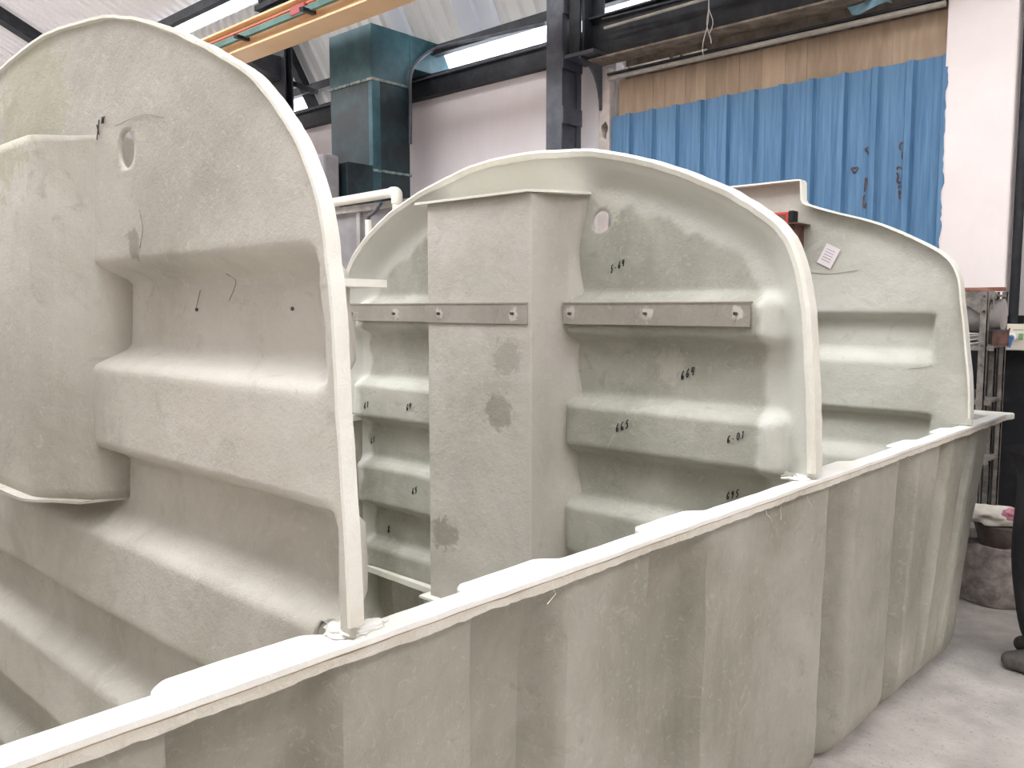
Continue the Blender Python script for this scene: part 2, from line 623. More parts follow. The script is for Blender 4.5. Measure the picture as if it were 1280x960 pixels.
# narrow skylight sheets let into the steep slope
np_ = rib_profile(0.30, 1, 0.22, 0.03)
for (xa, nm) in ((-7.62, 1), (-6.62, 1), (-6.36, 1)):
    o = slope_sheet('skylight_sheet', np_, lo_y - 0.045, lo_z - 0.02, hi_y - 0.045, hi_z - 0.02, 'skylight', roof)
    o.location.x = xa


# purlins (run along x under the sheets)
def purlin(y, z, h, label, x0=FX0 + 0.2, x1=FX1 - 0.2, w=0.06, mat='iron'):
    bm = BM()
    box(bm, x0, x1, y - w / 2, y + w / 2, z - h / 2, z + h / 2)
    box(bm, x0, x1, y - w, y + w / 2, z - h / 2 - 0.012, z - h / 2)
    return tag(obj('roof_purlin', bm, mat), label, 'purlin', 'roof purlins')


py, pz = plane_pt(0.24)
purlin(py - 0.09, pz - 0.05, 0.10, 'dark steel purlin above the glazed strip along the eaves')
py, pz = plane_pt(0.985)
purlin(py - 0.10, pz - 0.08, 0.13, 'dark steel purlin at the bend between steep and shallow roof', x1=-9.2)
# rafters
bm = BM()
for (x,) in ((-14.9,),):
    bar(bm, (x, KY, KZ - 0.12), (x, TY, TZ - 0.12), 0.22, 0.22, (0, 0, 1))
tag(obj('roof_rafter', bm, 'iron'), 'broad dark rafter running up under the pale shallow roof', 'rafter')
bm = BM()
a, b = plane_pt(0.05), plane_pt(0.98)
bar(bm, (-9.50, a[0] - 0.12, a[1]), (-9.50, b[0] - 0.12, b[1]), 0.12, 0.10, (0, 1, 0))
tag(obj('roof_rafter', bm, 'iron'), 'narrow dark rafter on the steep roof between the dark post and the teal duct', 'rafter')

# ---- black eaves beam along the top of the pink wall
bm = BM()
box(bm, FX0 + 0.1, -4.7, YW - 0.10, YW + 0.02, 3.87, 4.10)
e = tag(obj('eaves_beam', bm, 'iron'), 'black eaves beam along the top of the pink wall', 'beam')
bm = BM()
tube(bm, [(-17, YW - 0.13, 4.06), (-4.8, YW - 0.13, 4.06)], 0.014, 8)
obj('conduit', bm, 'iron_grey', e)

# ---- I-beam over the opening
zb = onY(774, 68, 6.25)[2]
b0 = thing('crane_beam', 'deep dark steel beam above the brown boards', 'beam', (-3, 6.25, zb))
bm = BM()
box(bm, -4.72, FX1 - 0.2, 6.25, 6.27, zb, zb + 0.34)
obj('web', bm, 'iron', b0)
bm = BM()
box(bm, -4.72, FX1 - 0.2, 6.18, 6.40, zb - 0.016, zb)
obj('bottom_flange', bm, 'soffit', b0)
bm = BM()
box(bm, -4.72, FX1 - 0.2, 6.18, 6.40, zb + 0.34, zb + 0.356)
obj('top_flange', bm, 'iron', b0)
pa = onY(745, 38, 6.15)
bm = BM()
tube(bm, [(-4.5, 6.15, pa[2]), (-3.6, 6.15, pa[2] + 0.01), (-2.0, 6.15, pa[2] - 0.005), (1.0, 6.15, pa[2])], 0.013, 8)
tag(obj('conduit_pipe', bm, 'rail'), 'thin pale conduit strung along the deep dark beam', 'pipe')
bm = BM()
tube(bm, [(-4.5, 6.12, pa[2] + 0.07), (-3.6, 6.12, pa[2] + 0.05), (-2.0, 6.12, pa[2] + 0.07), (1.0, 6.12, pa[2] + 0.06)], 0.008, 8)
tag(obj('cable', bm, 'iron_grey'), 'thin grey cable above the pale conduit on the beam', 'cable')
# dangling wires
wp = onY(886, 5, 6.12)
w0 = thing('wire_bundle', 'tangle of thin pale wires hanging from the conduit', 'wire', tuple(wp))
for k in range(3):
    pts = []
    for t in np.linspace(0, 1, 9):
        pts.append((wp[0] + 0.03 * math.sin(6 * t + k * 2) * t + 0.03 * (k - 1) * t, wp[1], wp[2] + 0.03 - 0.42 * t * (1 - 0.2 * k)))
    bm = BM()
    tube(bm, pts, 0.0035, 5)
    obj('wire', bm, 'cable', w0)

# dark sill above boards and pale rail
zr = onY(775, 95, 6.36)[2]
bm = BM()
box(bm, -4.60, -1.80, 6.33, 6.40, zr + 0.022, zr + 0.040)
tag(obj('lintel_angle', bm, 'iron'), 'dark steel angle between the deep beam and the pale rail', 'beam')
bm = BM()
tube(bm, [(-4.60, 6.36, zr), (-1.80, 6.36, zr)], 0.022, 10)
tag(obj('board_rail', bm, 'rail'), 'pale round rail along the top of the brown boards', 'rail')
# daylight chinks above rail: a narrow bright gap in the back closure, built as a translucent strip
# brown boards
wb = thing('board_screen', 'brown timber boards above the blue sheeting', 'panelling', (-3.2, 6.50, 3.2))
bx = [774, 792, 817, 831, 844, 857, 870, 883, 907, 924, 952, 981, 1008, 1044, 1114, 1187]
bX = [onY(p, 120, 6.48)[0] for p in bx]
for i in range(len(bX) - 1):
    bm = BM()
    dy = random.uniform(-0.004, 0.004)
    box(bm, bX[i] + 0.001, bX[i + 1] - 0.001, 6.475 + dy, 6.50 + dy, 2.9, zr - 0.005)
    obj('board', bm, 'wood', wb)

# blue corrugated sheeting
bs = thing('blue_sheeting', 'blue corrugated steel sheeting closing the wall opening', 'sheeting', (-3.2, 6.4, 0))
ztop = 3.285
x0b, x1b = -4.615, -1.745
pitch = (x1b - x0b) / 12
prof_b = []
for i in range(4):
    a = i * pitch
    prof_b += [(a, 0), (a + pitch - 0.078, 0), (a + pitch - 0.062, 0.036), (a + pitch - 0.020, 0.036), (a + pitch - 0.004, 0)]
prof_b.append((4 * pitch + 0.02, 0))
first = None
for s in range(3):
    if first is None:
        vs, fs = [], []
        for (x, h) in prof_b:
            vs += [(x, 6.43 - h, 0.02), (x, 6.43 - h, ztop)]
        for i in range(len(prof_b) - 1):
            fs.append((2 * i, 2 * i + 2, 2 * i + 3, 2 * i + 1))
        first = obj('sheet', (vs, fs), 'blue', bs)
        md = first.modifiers.new('thickness', 'SOLIDIFY')
        md.thickness = 0.002
        first.location = (x0b, 0, 0)
    else:
        dup(first, bs, (x0b + s * 4 * pitch, 0.0015 * s, random.uniform(-0.006, 0.006)))
# rusty scuffs on the blue sheets
for (px, py_, w, h) in ((1083, 243, 0.022, 0.085), (1126, 218, 0.03, 0.05), (1131, 187, 0.03, 0.055), (1086, 187, 0.02, 0.025), (1068, 212, 0.022, 0.02), (1125, 238, 0.012, 0.04)):
    p = onY(px, py_, 6.425)
    bm = BM()
    nn = 20
    ring = []
    for k in range(nn):
        a = 2 * math.pi * k / nn
        j = 1 + 0.35 * math.sin(3 * a + px) + random.uniform(-0.15, 0.15)
        ring.append((p[0] + w * math.cos(a) * j, p[2] + h * math.sin(a) * j))
    for k in range(nn):
        if (k + int(px)) % 7 == 0:
            continue
        a, b = ring[k], ring[(k + 1) % nn]
        bar(bm, (a[0], 6.4265, a[1]), (b[0], 6.4265, b[1]), 0.004, 0.009, (0, 0, 1))
    obj('rust_mark', bm, 'rust', bs)
# white paint smear along the right edge
bm = BM()
vs, fs = [], []
for k in range(60):
    z = 1.6 + k * 0.027
    w = 0.012 + 0.03 * abs(fbm(0, 0, z, 6)) + 0.012 * random.random()
    vs += [(-1.80, 6.376, z), (-1.79 + 0.7 * w, 6.376, z)]
for k in range(59):
    fs.append((2 * k, 2 * k + 1, 2 * k + 3, 2 * k + 2))
o = obj('overpaint_edge', (vs, fs), 'blue', bs)

# blue plastic scrap caught on the rail
bp = onY(1085, 14, 6.30)
bm = BM()
g = []
for i in range(9):
    row = []
    for j in range(5):
        u, v = i / 8, j / 4
        row.append(bm.verts.new((bp[0] - 0.15 + 0.30 * u, bp[1] + 0.06 * math.sin(5 * u + 2 * v) + 0.03 * v, bp[2] + 0.06 - (0.03 + 0.07 * math.sin(math.pi * min(1, u * 1.15))) * v + 0.035 * math.sin(3 * u))))
    g.append(row)
for i in range(8):
    for j in range(4):
        bm.faces.new((g[i][j], g[i + 1][j], g[i + 1][j + 1], g[i][j + 1]))
tag(obj('plastic_scrap', bm, 'bag', smooth=True), 'pale blue plastic scrap caught above the brown boards', 'plastic')

# ---- lattice column and crane stanchion
YL = 6.05
l0 = onY(683, 60, YL)[0]
l1 = onY(703, 60, YL)[0]
l2 = onX(727, 60, l1)[1]
lc = thing('lattice_column', 'grey battened steel column in front of the pink wall', 'column', (l0, YL, 0))
bm = BM()
box(bm, l0, l1, YL, YL + 0.03, 0, 4.85)
obj('front_flange', bm, 'iron_grey', lc)
bm = BM()
box(bm, l1 - 0.012, l1, YL, YL + 0.06, 0, 4.85)
obj('chord', bm, 'iron_grey', lc)
bm = BM()
box(bm, l1 - 0.012, l1, l2 - 0.06, l2, 0, 4.85)
obj('chord', bm, 'iron_grey', lc)
bm = BM()
box(bm, l0, l1 - 0.02, YL + 0.03, l2, 0, 4.85)
obj('back_web', bm, 'iron_grey', lc)
zs = [onX(715, y, l1)[2] for y in (10, 75, 146)]
st = (zs[0] - zs[2]) / 2
k = 0
z = zs[2] - 5 * st
while z < 4.8:
    if z > 0.1:
        bm = BM()
        box(bm, l1 - 0.002, l1 + 0.012, YL, l2, z - 0.075, z + 0.075)
        obj('batten_plate', bm, 'iron_grey', lc)
    z += st
# crane stanchion on a bracket
YB = 6.28
s0, s1 = onY(729, 40, YB)[0], onY(756, 40, YB)[0]
zbk = onY(740, 72, YB)[2]
sc = thing('crane_stanchion', 'dark H-section stanchion standing on the curved wall bracket', 'column', (s0, YB, zbk))
bm = BM()
box(bm, s0, s1, YB - 0.02, YB, zbk, 4.75)
obj('flange', bm, 'iron', sc)
bm = BM()
box(bm, (s0 + s1) / 2 - 0.012, (s0 + s1) / 2 + 0.012, YB - 0.16, YB - 0.02, zbk, 4.75)
obj('web', bm, 'iron', sc)
bm = BM()
box(bm, s0 - 0.02, s0 + 0.10, YB - 0.18, YB - 0.16, zbk, 4.75)
obj('flange', bm, 'iron', sc)
bk = thing('wall_bracket', 'dark curved steel bracket fixed to the pier', 'bracket', (s1, YB, zbk))
bm = BM()
box(bm, s0 - 0.06, s1 + 0.04, YB - 0.22, YW - 0.1, zbk - 0.03, zbk)
obj('top_plate', bm, 'iron_grey', bk)
bm = BM()
poly = [(YW - 0.1, zbk - 0.03), (YB - 0.2, zbk - 0.03)]
for t in np.linspace(0, 1, 9):
    a = t * math.pi / 2
    poly.append((YB - 0.2 + (YW - 0.12 - YB + 0.2) * math.sin(a), zbk - 0.05 - 0.40 * (1 - math.cos(a))))
poly.append((YW - 0.1, zbk - 0.45))
prism(bm, poly, 'x', (s0 + s1) / 2 - 0.01, (s0 + s1) / 2 + 0.01)
obj('gusset', bm, 'iron_grey', bk)

# ---- orange crane girder
YG = 5.0
gz = onY(300, 66, YG)[2] + 0.0
ga = onY(330, 55, YG)
gt = thing('crane_girder', 'orange overhead crane girder under the roof', 'girder', (-8, YG, gz))
bm = BM()
box(bm, -13, -2.0, YG, YG + 0.02, gz + 0.0, gz + 0.25)
obj('web_plate', bm, 'orange', gt)
bm = BM()
box(bm, -13, -2.0, YG - 0.08, YG + 0.22, gz - 0.02, gz)
obj('bottom_flange', bm, 'orange', gt)
bm = BM()
box(bm, -13, -2.0, YG - 0.08, YG + 0.22, gz + 0.25, gz + 0.27)
obj('top_flange', bm, 'orange', gt)
bm = BM()
box(bm, -13, -2.0, YG - 0.10, YG - 0.06, gz + 0.09, gz + 0.145)
obj('conductor_rail', bm, 'teal_rail', gt)
bm = BM()
box(bm, -13, -2.0, YG - 0.09, YG - 0.07, gz + 0.17, gz + 0.185)
obj('conductor_line', bm, 'red_line', gt)
for px in (312, 395, 475):
    xx = onY(px, 30, YG)[0]
    bm = BM()
    bar(bm, (xx, YG - 0.02, gz + 0.09), (xx + 0.05, YG - 0.20, gz + 0.075), 0.05, 0.035)
    obj('rail_bracket', bm, 'iron', gt)
xx = onY(383, 20, YG)[0]
bm = BM()
box(bm, xx - 0.12, xx + 0.12, YG - 0.11, YG - 0.055, gz + 0.10, gz + 0.19, 0.01)
obj('rail_clamp', bm, 'red_clamp', gt)

# ---- dark post with bracket behind the girder
YP = 5.9
p0, p1 = onY(331, 60, YP)[0], onY(355, 60, YP)[0]
dp = thing('crane_post', 'dark steel post behind the orange girder', 'column', (p0, YP, 0))
bm = BM()
box(bm, p0, p1, YP, YP + 0.02, 0, 5.3)
obj('flange', bm, 'iron', dp)
bm = BM()
box(bm, (p0 + p1) / 2 - 0.01, (p0 + p1) / 2 + 0.01, YP + 0.02, YP + 0.10, 0, 5.3)
obj('web', bm, 'iron', dp)
bm = BM()
box(bm, p0, p1, YP + 0.10, YP + 0.12, 0, 5.3)
obj('flange', bm, 'iron', dp)
zc = onY(340, 4, YP)[2]
bm = BM()
box(bm, p0 - 0.14, p1 + 0.14, YP - 0.05, YP + 0.13, zc - 0.03, zc + 0.03)
obj('cap_plate', bm, 'iron', dp)
q0, q1 = onY(290, 70, YP), onY(333, 75, YP)
bm = BM()
prism(bm, [(YP - 0.5, q1[2] - 0.02), (YP - 0.5, q1[2] - 0.14), (YP, q1[2] - 0.30), (YP, q1[2] - 0.02)], 'x', p0 - 0.02, p1 - 0.08)
obj('corbel', bm, 'iron', dp)
bm = BM()
c0 = onY(357, 101, YP + 0.2)
c1 = onY(396, 115, YP + 0.3)
bar(bm, c0, c1, 0.05, 0.06)
obj('brace', bm, 'iron', dp)

# ---- teal duct
du = thing('fume_duct', 'dark teal square fibreglass fume duct rising in front of the pink wall', 'duct', (-7.4, 5.8, 2.95))
DX0, DX1, DY0, DY1 = -7.75, -7.03, 5.6, 6.1
zj = onY(465, 98, DY0)[2]
zt = onY(465, 28, DY0)[2]
bm = BM()
box(bm, DX0, DX1, DY0, DY1, 2.0, zj, 0.006)
obj('tower', bm, 'duct', du)
bm = BM()
box(bm, DX0, DX1, DY0 - 0.008, DY1 + 0.008, zj + 0.004, zt, 0.006)
obj('elbow_box', bm, 'duct_teal', du)
bm = BM()
box(bm, DX0, DX1, DY1 + 0.01, 6.72, 4.106, zt - 0.004, 0.006)
obj('wall_branch', bm, 'duct_teal', du)
for zz in (zj, onY(465, 213, DY0)[2]):
    bm = BM()
    box(bm, DX0 - 0.014, DX1 + 0.014, DY0 - 0.016, DY1 + 0.014, zz - 0.014, zz + 0.014, 0.004)
    obj('joint_flange', bm, 'duct_seam', du)
bm = BM()
box(bm, DX1 - 0.06, DX1 + 0.006, DY0 - 0.009, DY0 + 0.10, 2.0, zj, 0.01)
obj('corner_strip', bm, 'duct_teal', du)
bm = BM()
box(bm, DX0 - 0.01, DX1 + 0.012, DY0 - 0.35, DY0 - 0.01, 2.2, onY(413, 211, 5.42)[2], 0.01)
obj('side_box', bm, 'duct', du)
zz = onY(440, 212, DY0 - 0.2)[2]
# cable from duct across the skylight strip
bm = BM()
cpts = [onX(x, y, -6.99) for (x, y) in ((513, 180), (513, 130), (513, 96), (521, 78), (538, 64))] + [onY(x, y, 6.40) for (x, y) in ((556, 57), (600, 48), (640, 39), (681, 30))]
tube(bm, catmull(cpts, 6), 0.018, 8)
tag(obj('loop_cable', bm, 'iron_grey'), 'grey cable looping up beside the teal duct', 'cable')

# ---- grey booth with pipes left of the middle baffle
YBt = 4.9
bo = thing('grey_booth', 'grey sheet metal booth standing below the teal duct', 'cabinet', (-6.5, YBt, 0))
zt2 = onY(450, 262, YBt)[2]
bx1 = onY(500, 300, YBt)[0]
bm = BM()
box(bm, -9.0, bx1 + 0.3, YBt + 0.02, YBt + 0.30, 0, zt2 - 0.02)
obj('panel', bm, 'booth', bo)
bm = BM()
box(bm, -9.0, bx1 + 0.3, YBt - 0.03, YBt + 0.33, zt2 - 0.02, zt2 + 0.04)
obj('top_rail', bm, 'booth_rail', bo)
for px in (449,):
    xx = onY(px, 300, YBt)[0]
    bm = BM()
    box(bm, xx - 0.025, xx + 0.025, YBt - 0.01, YBt + 0.03, 0, zt2 - 0.02)
    obj('post', bm, 'booth_rail', bo)
# tall grey hood behind the left baffle edge
hx1 = onY(404, 200, 5.0)[0]
bm = BM()
box(bm, hx1 - 0.7, hx1, 5.0, 5.2, zt2 + 0.04, onY(398, 192, 5.0)[2], 0.03)
tag(obj('grey_hood', bm, 'booth'), 'plain grey metal hood standing on the grey booth', 'hood')
pv = thing('pvc_pipe', 'cream plastic pipe with elbow on top of the grey booth', 'pipe', tuple(onY(495, 262, 4.8)))
e0 = onY(496, 240, 4.8)
e1 = onY(400, 256, 4.85)
bm = BM()
tube(bm, [e1, e0 + np.array([-0.05, 0, 0])], 0.042, 14)
obj('pipe', bm, 'pvc', pv, angle=40)
bm = BM()
tube(bm, [e0 + np.array([-0.07, 0, 0])] + [e0 + np.array([0.03 * math.sin(a) - 0.03 + 0.0, 0, 0.03 * math.cos(a) - 0.03]) for a in np.linspace(0.2, 1.4, 6)] + [e0 + np.array([0, 0, -0.10])], 0.05, 14)
obj('elbow', bm, 'pvc', pv, angle=40)
bm = BM()
tube(bm, [e0 + np.array([0, 0, -0.08]), e0 + np.array([0, 0, -0.9])], 0.042, 14)
obj('pipe', bm, 'pvc', pv, angle=40)
ph = thing('hose_stub', 'cream pipe stub with dark bent hose on the grey booth', 'pipe', tuple(onY(461, 330, 4.82)))
h0 = onY(461, 275, 4.82)
bm = BM()
tube(bm, [h0, (h0[0], h0[1], h0[2] - 0.9)], 0.034, 12)
obj('stub', bm, 'pvc', ph, angle=40)
h1 = onY(476, 254, 4.80)
bm = BM()
tube(bm, catmull([h0 - np.array([0, 0, 0.05]), h0 + np.array([0.0, 0, 0.03]), (h0 + h1) / 2, h1], 6), 0.018, 10)
obj('hose', bm, 'iron_grey', ph, smooth=True)

# ================================================================== TANK
ZF = 1.05
NEARY, FARY = -1.2, 4.56


def xo(Y):
    return -1.01 + 0.02 * Y


def xback(Y):
    return -3.28 + 0.02 * Y


REC = [(-0.62, -0.38), (-0.08, 0.16), (0.463, 0.70), (1.011, 1.235), (1.563, 1.79), (2.53, 2.72), (3.14, 3.34), (3.62, 3.78), (4.02, 4.14)]


def recess(Y):
    r = 0.0
    for (a, b) in REC:
        if a <= Y <= b + 0.055:
            r = max(r, min(1.0, (Y - a) / 0.006) * (1 - float(sst(b, b + 0.055, Y))))
    return r


tank = thing('tank_lower_half', 'lower half of a ribbed fibreglass tank with a white flange', 'tank', (-2.1, 1.7, 0))
# plan loop: front wall (near -> far), rounded far corner, far end, back wall, near end
loop = []   # (x, y, nx, ny, corr)
R = 0.16
ys = np.concatenate([np.arange(NEARY + R + 0.09, FARY - R - 0.09, 0.0125)] + [np.array([a, a + 0.006]) for a, b in REC])
ys = np.unique(np.round(ys, 4))
for Y in ys:
    loop.append((xo(Y), Y, 1, 0, 1.0))


def arc(cx, cy, a0, a1, n=14):
    for t in np.linspace(a0, a1, n)[1:-1]:
        loop.append((cx + R * math.cos(t), cy + R * math.sin(t), math.cos(t), math.sin(t), 0.0))


FE, NE = FARY - 0.05, NEARY
arc(xo(FE) - R, FE - R, 0, math.pi / 2)
for t in np.linspace(0, 1, 40):
    loop.append((xo(FE) - R + (xback(FE) - xo(FE) + 2 * R) * t, FE, 0, 1, 0.0))
arc(xback(FE) + R, FE - R, math.pi / 2, math.pi)
for Y in ys[::-1]:
    loop.append((xback(Y), Y, -1, 0, 1.0))
arc(xback(NE) + R, NE + R, math.pi, 1.5 * math.pi)
for t in np.linspace(0, 1, 40):
    loop.append((xback(NE) + R + (xo(NE) - xback(NE) - 2 * R) * t, NE, 0, -1, 0.0))
arc(xo(NE) - R, NE + R, 1.5 * math.pi, 2 * math.pi)
zrow = [ZF - 0.012] + list(np.arange(1.02, 0.24, -0.03)) + [0.22, 0.19, 0.16, 0.13, 0.10, 0.075, 0.05, 0.03, 0.015, 0.006]
RB = 0.15
vs, fs = [], []
NL = len(loop)
for z in zrow:
    o_ = 0.035 + 0.02 * (1 - z / ZF)
    if z < RB:
        o_ += RB - math.sqrt(max(0, RB * RB - (RB - z) ** 2))
    for (x, y, nx, ny, c) in loop:
        r = (0.040 + 0.05 * float(sst(0, 0.22, ZF - z))) * recess(y) * c * float(sst(-0.1, 0.10, z)) if c else 0.0
        off = o_ + r
        ey = 0.50 * max(0, 1 - z / ZF) ** 0.8 * (float(sst(2.9, 4.5, y)) - float(1 - sst(-1.2, 0.2, y)))
        w = 0.004 * fbm(x, y, z, 4) + 0.0015 * fbm(x, y, z, 18)
        vs.append((x - nx * (off + w), y - ny * (off + w) - ey, z))
for i in range(len(zrow) - 1):
    for k in range(NL):
        a, b = i * NL + k, i * NL + (k + 1) % NL
        fs.append((a, b, b + NL, a + NL))
fs.append(tuple((len(zrow) - 1) * NL + k for k in range(NL)))
sh = obj('shell', (vs, fs), 'frp_tank', tank, angle=38)
md = sh.modifiers.new('thickness', 'SOLIDIFY')
md.thickness = 0.007
md.offset = -1


# flange: long strip in plan, with wider pads behind each rib recess
def jit(y, s, a):
    return a * fbm(0.3, y, 0.7, s)


def flange_strip(name, zt_, zb_, inset, rag, mat, front=True):
    yy = np.arange(NEARY, FARY + 0.001, 0.008)
    extra = []
    for a, b in REC:
        extra += [a, a + 0.004, a + 0.012, a + 0.025, b, b + 0.03, b + 0.055]
    yy = np.unique(np.round(np.concatenate([yy, extra]), 4))
    bm = BM()
    prev = None
    for Y in yy:
        p = 0.0
        for a, b in REC:
            if a <= Y <= b + 0.055:
                t = (Y - a)
                e = min(1.0, math.sqrt(max(0, t) / 0.03)) * (1 - float(sst(b, b + 0.055, Y)))
                p = max(p, e)
        wi = 0.052 + 0.034 * p
        if front:
            xa = xo(Y) - inset + jit(Y, 5, 0.004) + jit(Y, 22, 0.0025 if rag else 0.0012)
            xb = xo(Y) - wi
        else:
            xa = xback(Y) + inset - jit(Y, 5, 0.004)
            xb = xback(Y) + wi
        zb2 = zb_ + (rag * (0.7 * fbm(1.3, Y, 0, 6) + 0.4 * fbm(4.3, Y, 0, 17) + 0.35 * fbm(9.3, Y, 0, 55)) if rag else 0)
        zt2_ = zt_ + 0.0015 * fbm(2, Y, 0, 6)
        q = [bm.verts.new(v) for v in ((xa, Y, zt2_), (xb, Y, zt2_), (xb, Y, zb2 if not rag else zb_), (xa, Y, zb2))]
        if prev:
            for k in range(4):
                bm.faces.new((prev[k], q[k], q[(k + 1) % 4], prev[(k + 1) % 4]))
        else:
            bm.faces.new(q)
        prev = q
    bm.faces.new(prev[::-1])
    return obj(name, bm, mat, tank, angle=50)


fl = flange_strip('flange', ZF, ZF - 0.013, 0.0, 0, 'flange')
fl.modifiers.new('edge', 'BEVEL').width = 0.003
flange_strip('core_line', ZF - 0.0132, ZF - 0.0151, 0.003, 0, 'ply')
flange_strip('ragged_lip', ZF - 0.0152, ZF - 0.031, 0.003, 0.0045, 'flange_under')
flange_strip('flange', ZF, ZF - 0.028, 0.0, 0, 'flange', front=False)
# end flanges
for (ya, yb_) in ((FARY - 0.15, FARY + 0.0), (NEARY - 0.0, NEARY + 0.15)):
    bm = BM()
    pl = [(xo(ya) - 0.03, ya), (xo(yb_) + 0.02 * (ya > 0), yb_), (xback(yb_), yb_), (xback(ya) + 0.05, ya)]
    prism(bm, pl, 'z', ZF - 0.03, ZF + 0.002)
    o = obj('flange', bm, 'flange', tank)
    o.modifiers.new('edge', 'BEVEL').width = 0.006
# bolt head and stray fibres on the outside
p = onX(442, 834, -1.046)
bm = BM()
tube(bm, [(p[0] - 0.01, p[1], p[2]), (p[0] + 0.012, p[1], p[2])], 0.004, 8)
obj('screw', bm, 'bolt', tank)
for (px, py_) in ((977, 640), (1135, 572), (958, 645), (1122, 575), (1010, 628), (690, 735)):
    P0 = onX(px, py_ - 8, float(xo(1.8)) + 0.002)
    bm = BM()
    pts = [P0 + np.array([0.002 * k, random.uniform(-0.006, 0.006) + 0.005 * k * random.choice((-1, 1)), -0.012 * k]) for k in range(4)]
    tube(bm, pts, 0.0007, 5)
    obj('stray_fibre', bm, 'frp_rim', tank)


# ================================================================== BAFFLES
class Outline:
    def __init__(self, pts, smooth=True):
        self.P = catmull(pts, 16) if smooth else np.array(pts, float)
        i = int(np.argmax(self.P[:, 1]))
        if not smooth:
            # keep the middle of a flat top
            top = np.where(self.P[:, 1] > self.P[:, 1].max() - 1e-6)[0]
            i = int(top[len(top) // 2])
        self.top = self.P[i, 1]
        A, B = self.P[:i + 1], self.P[i:]
        self.rz, self.rx = np.maximum.accumulate(A[:, 1]), A[:, 0]
        self.lz, self.lx = np.maximum.accumulate(B[::-1, 1]), B[::-1, 0]

    def span(self, z):
        return np.interp(z, self.lz, self.lx), np.interp(z, self.rz, self.rx)

    def dist(self, x, z):
        out = np.full(x.shape, 9.0)
        P = self.P
        for a, b in zip(P[:-1], P[1:]):
            d = b - a
            L = d @ d
            if L < 1e-12:
                continue
            t = np.clip(((x - a[0]) * d[0] + (z - a[1]) * d[1]) / L, 0, 1)
            out = np.minimum(out, np.hypot(x - a[0] - t * d[0], z - a[1] - t * d[1]))
        return out


def baffle_panel(name, ol, zb, Y0, hfun, mat, parent, hole=None, lay=None, step=0.0125, extra_z=(1.0519, 1.0521), extra_x=(), tuck=0.0):
    zl = list(np.arange(zb, ol.top - 0.16, step))
    n2 = 26
    zl += list(ol.top - 0.16 * (1 - np.linspace(0, 1, n2)) ** 2)
    zl = np.unique(np.round(np.array(zl + list(extra_z)), 5))
    L, Rr = ol.span(zl)
    inl = 0.062 + 0.02 * (1 - zl / ZF) + tuck + np.where(zl < RB, RB - np.sqrt(np.maximum(0, RB * RB - (RB - zl) ** 2)), 0)
    Rr = np.where(zl < 1.052, np.minimum(Rr, xo(Y0) - inl), Rr)
    L = np.where(zl < 1.052, np.maximum(L, xback(Y0) + inl), L)
    xl = np.unique(np.round(np.array(list(np.arange(L.min(), Rr.max() + step, step)) + list(extra_x)), 5))
    X, Z = np.meshgrid(xl, zl)
    X = np.clip(X, L[:, None], Rr[:, None])
    D = ol.dist(X.ravel(), Z.ravel()).reshape(X.shape)
    Hh = hfun(X, Z, D)
    nz, nx = X.shape
    wob = np.array([0.0022 * fbm(x, 1.7, z, 5) + 0.0008 * fbm(x, 9.1, z, 24) for x, z in zip(X.ravel(), Z.ravel())]).reshape(X.shape)
    Yv = Y0 - Hh + wob
    if hole:
        hx, hz, hr = hole
        dd = np.hypot(X - hx, Z - hz)
        near = (dd < hr + step * 0.75) & (dd > 1e-6)
    vs = np.stack([X.ravel(), Yv.ravel(), Z.ravel()], 1)
    fs = []
    drop = set()
    for i in range(nz - 1):
        for j in range(nx - 1):
            a, b, c, d = i * nx + j, i * nx + j + 1, (i + 1) * nx + j + 1, (i + 1) * nx + j
            if X[i, j + 1] - X[i, j] < 1e-6 and X[i + 1, j + 1] - X[i + 1, j] < 1e-6:
                continue
            if hole:
                cx_ = (X[i, j] + X[i + 1, j + 1]) / 2
                cz_ = (Z[i, j] + Z[i + 1, j + 1]) / 2
                if math.hypot(cx_ - hx, cz_ - hz) < hr:
                    drop.update((a, b, c, d))
                    continue
            fs.append((a, b, c, d))
    if hole:
        used = set(v for f in fs for v in f)
        for v in drop & used:
            x, y, z = vs[v]
            d_ = math.hypot(x - hx, z - hz)
            vs[v][0] = hx + (x - hx) / d_ * hr
            vs[v][2] = hz + (z - hz) / d_ * hr
    bm = BM()
    if lay is not None:
        al = bm.verts.layers.float.new('lay')
    bv = [bm.verts.new(v) for v in vs]
    for f in fs:
        try:
            bm.faces.new([bv[k] for k in f])
        except ValueError:
            pass
    if lay is not None:
        lv = lay(X, Z, D).ravel()
        for v, q in zip(bv, lv):
            v[al] = float(q)
    loose = [v for v in bm.verts if not v.link_faces]
    bmesh.ops.delete(bm, geom=loose, context='VERTS')
    bmesh.ops.remove_doubles(bm, verts=bm.verts, dist=2e-5)
    me = bpy.data.meshes.new(name)
    # face the camera side (-y)
    bm.normal_update()
    for f in bm.faces:
        if f.normal.y > 0:
            f.normal_flip()
    bm.to_mesh(me)
    bm.free()
    me.shade_smooth()
    me.materials.append(M[mat])
    o = bpy.data.objects.new(name, me)
    COL.objects.link(o)
    set_parent(o, parent)
    md = o.modifiers.new('thickness', 'SOLIDIFY')
    md.thickness = 0.007
    md.offset = -1

    def surf(x, z):
        x, z = np.array([[x]]), np.array([[z]])
        return float(Y0 - hfun(x, z, ol.dist(x.ravel(), z.ravel()).reshape(1, 1))[0, 0])
    return o, surf


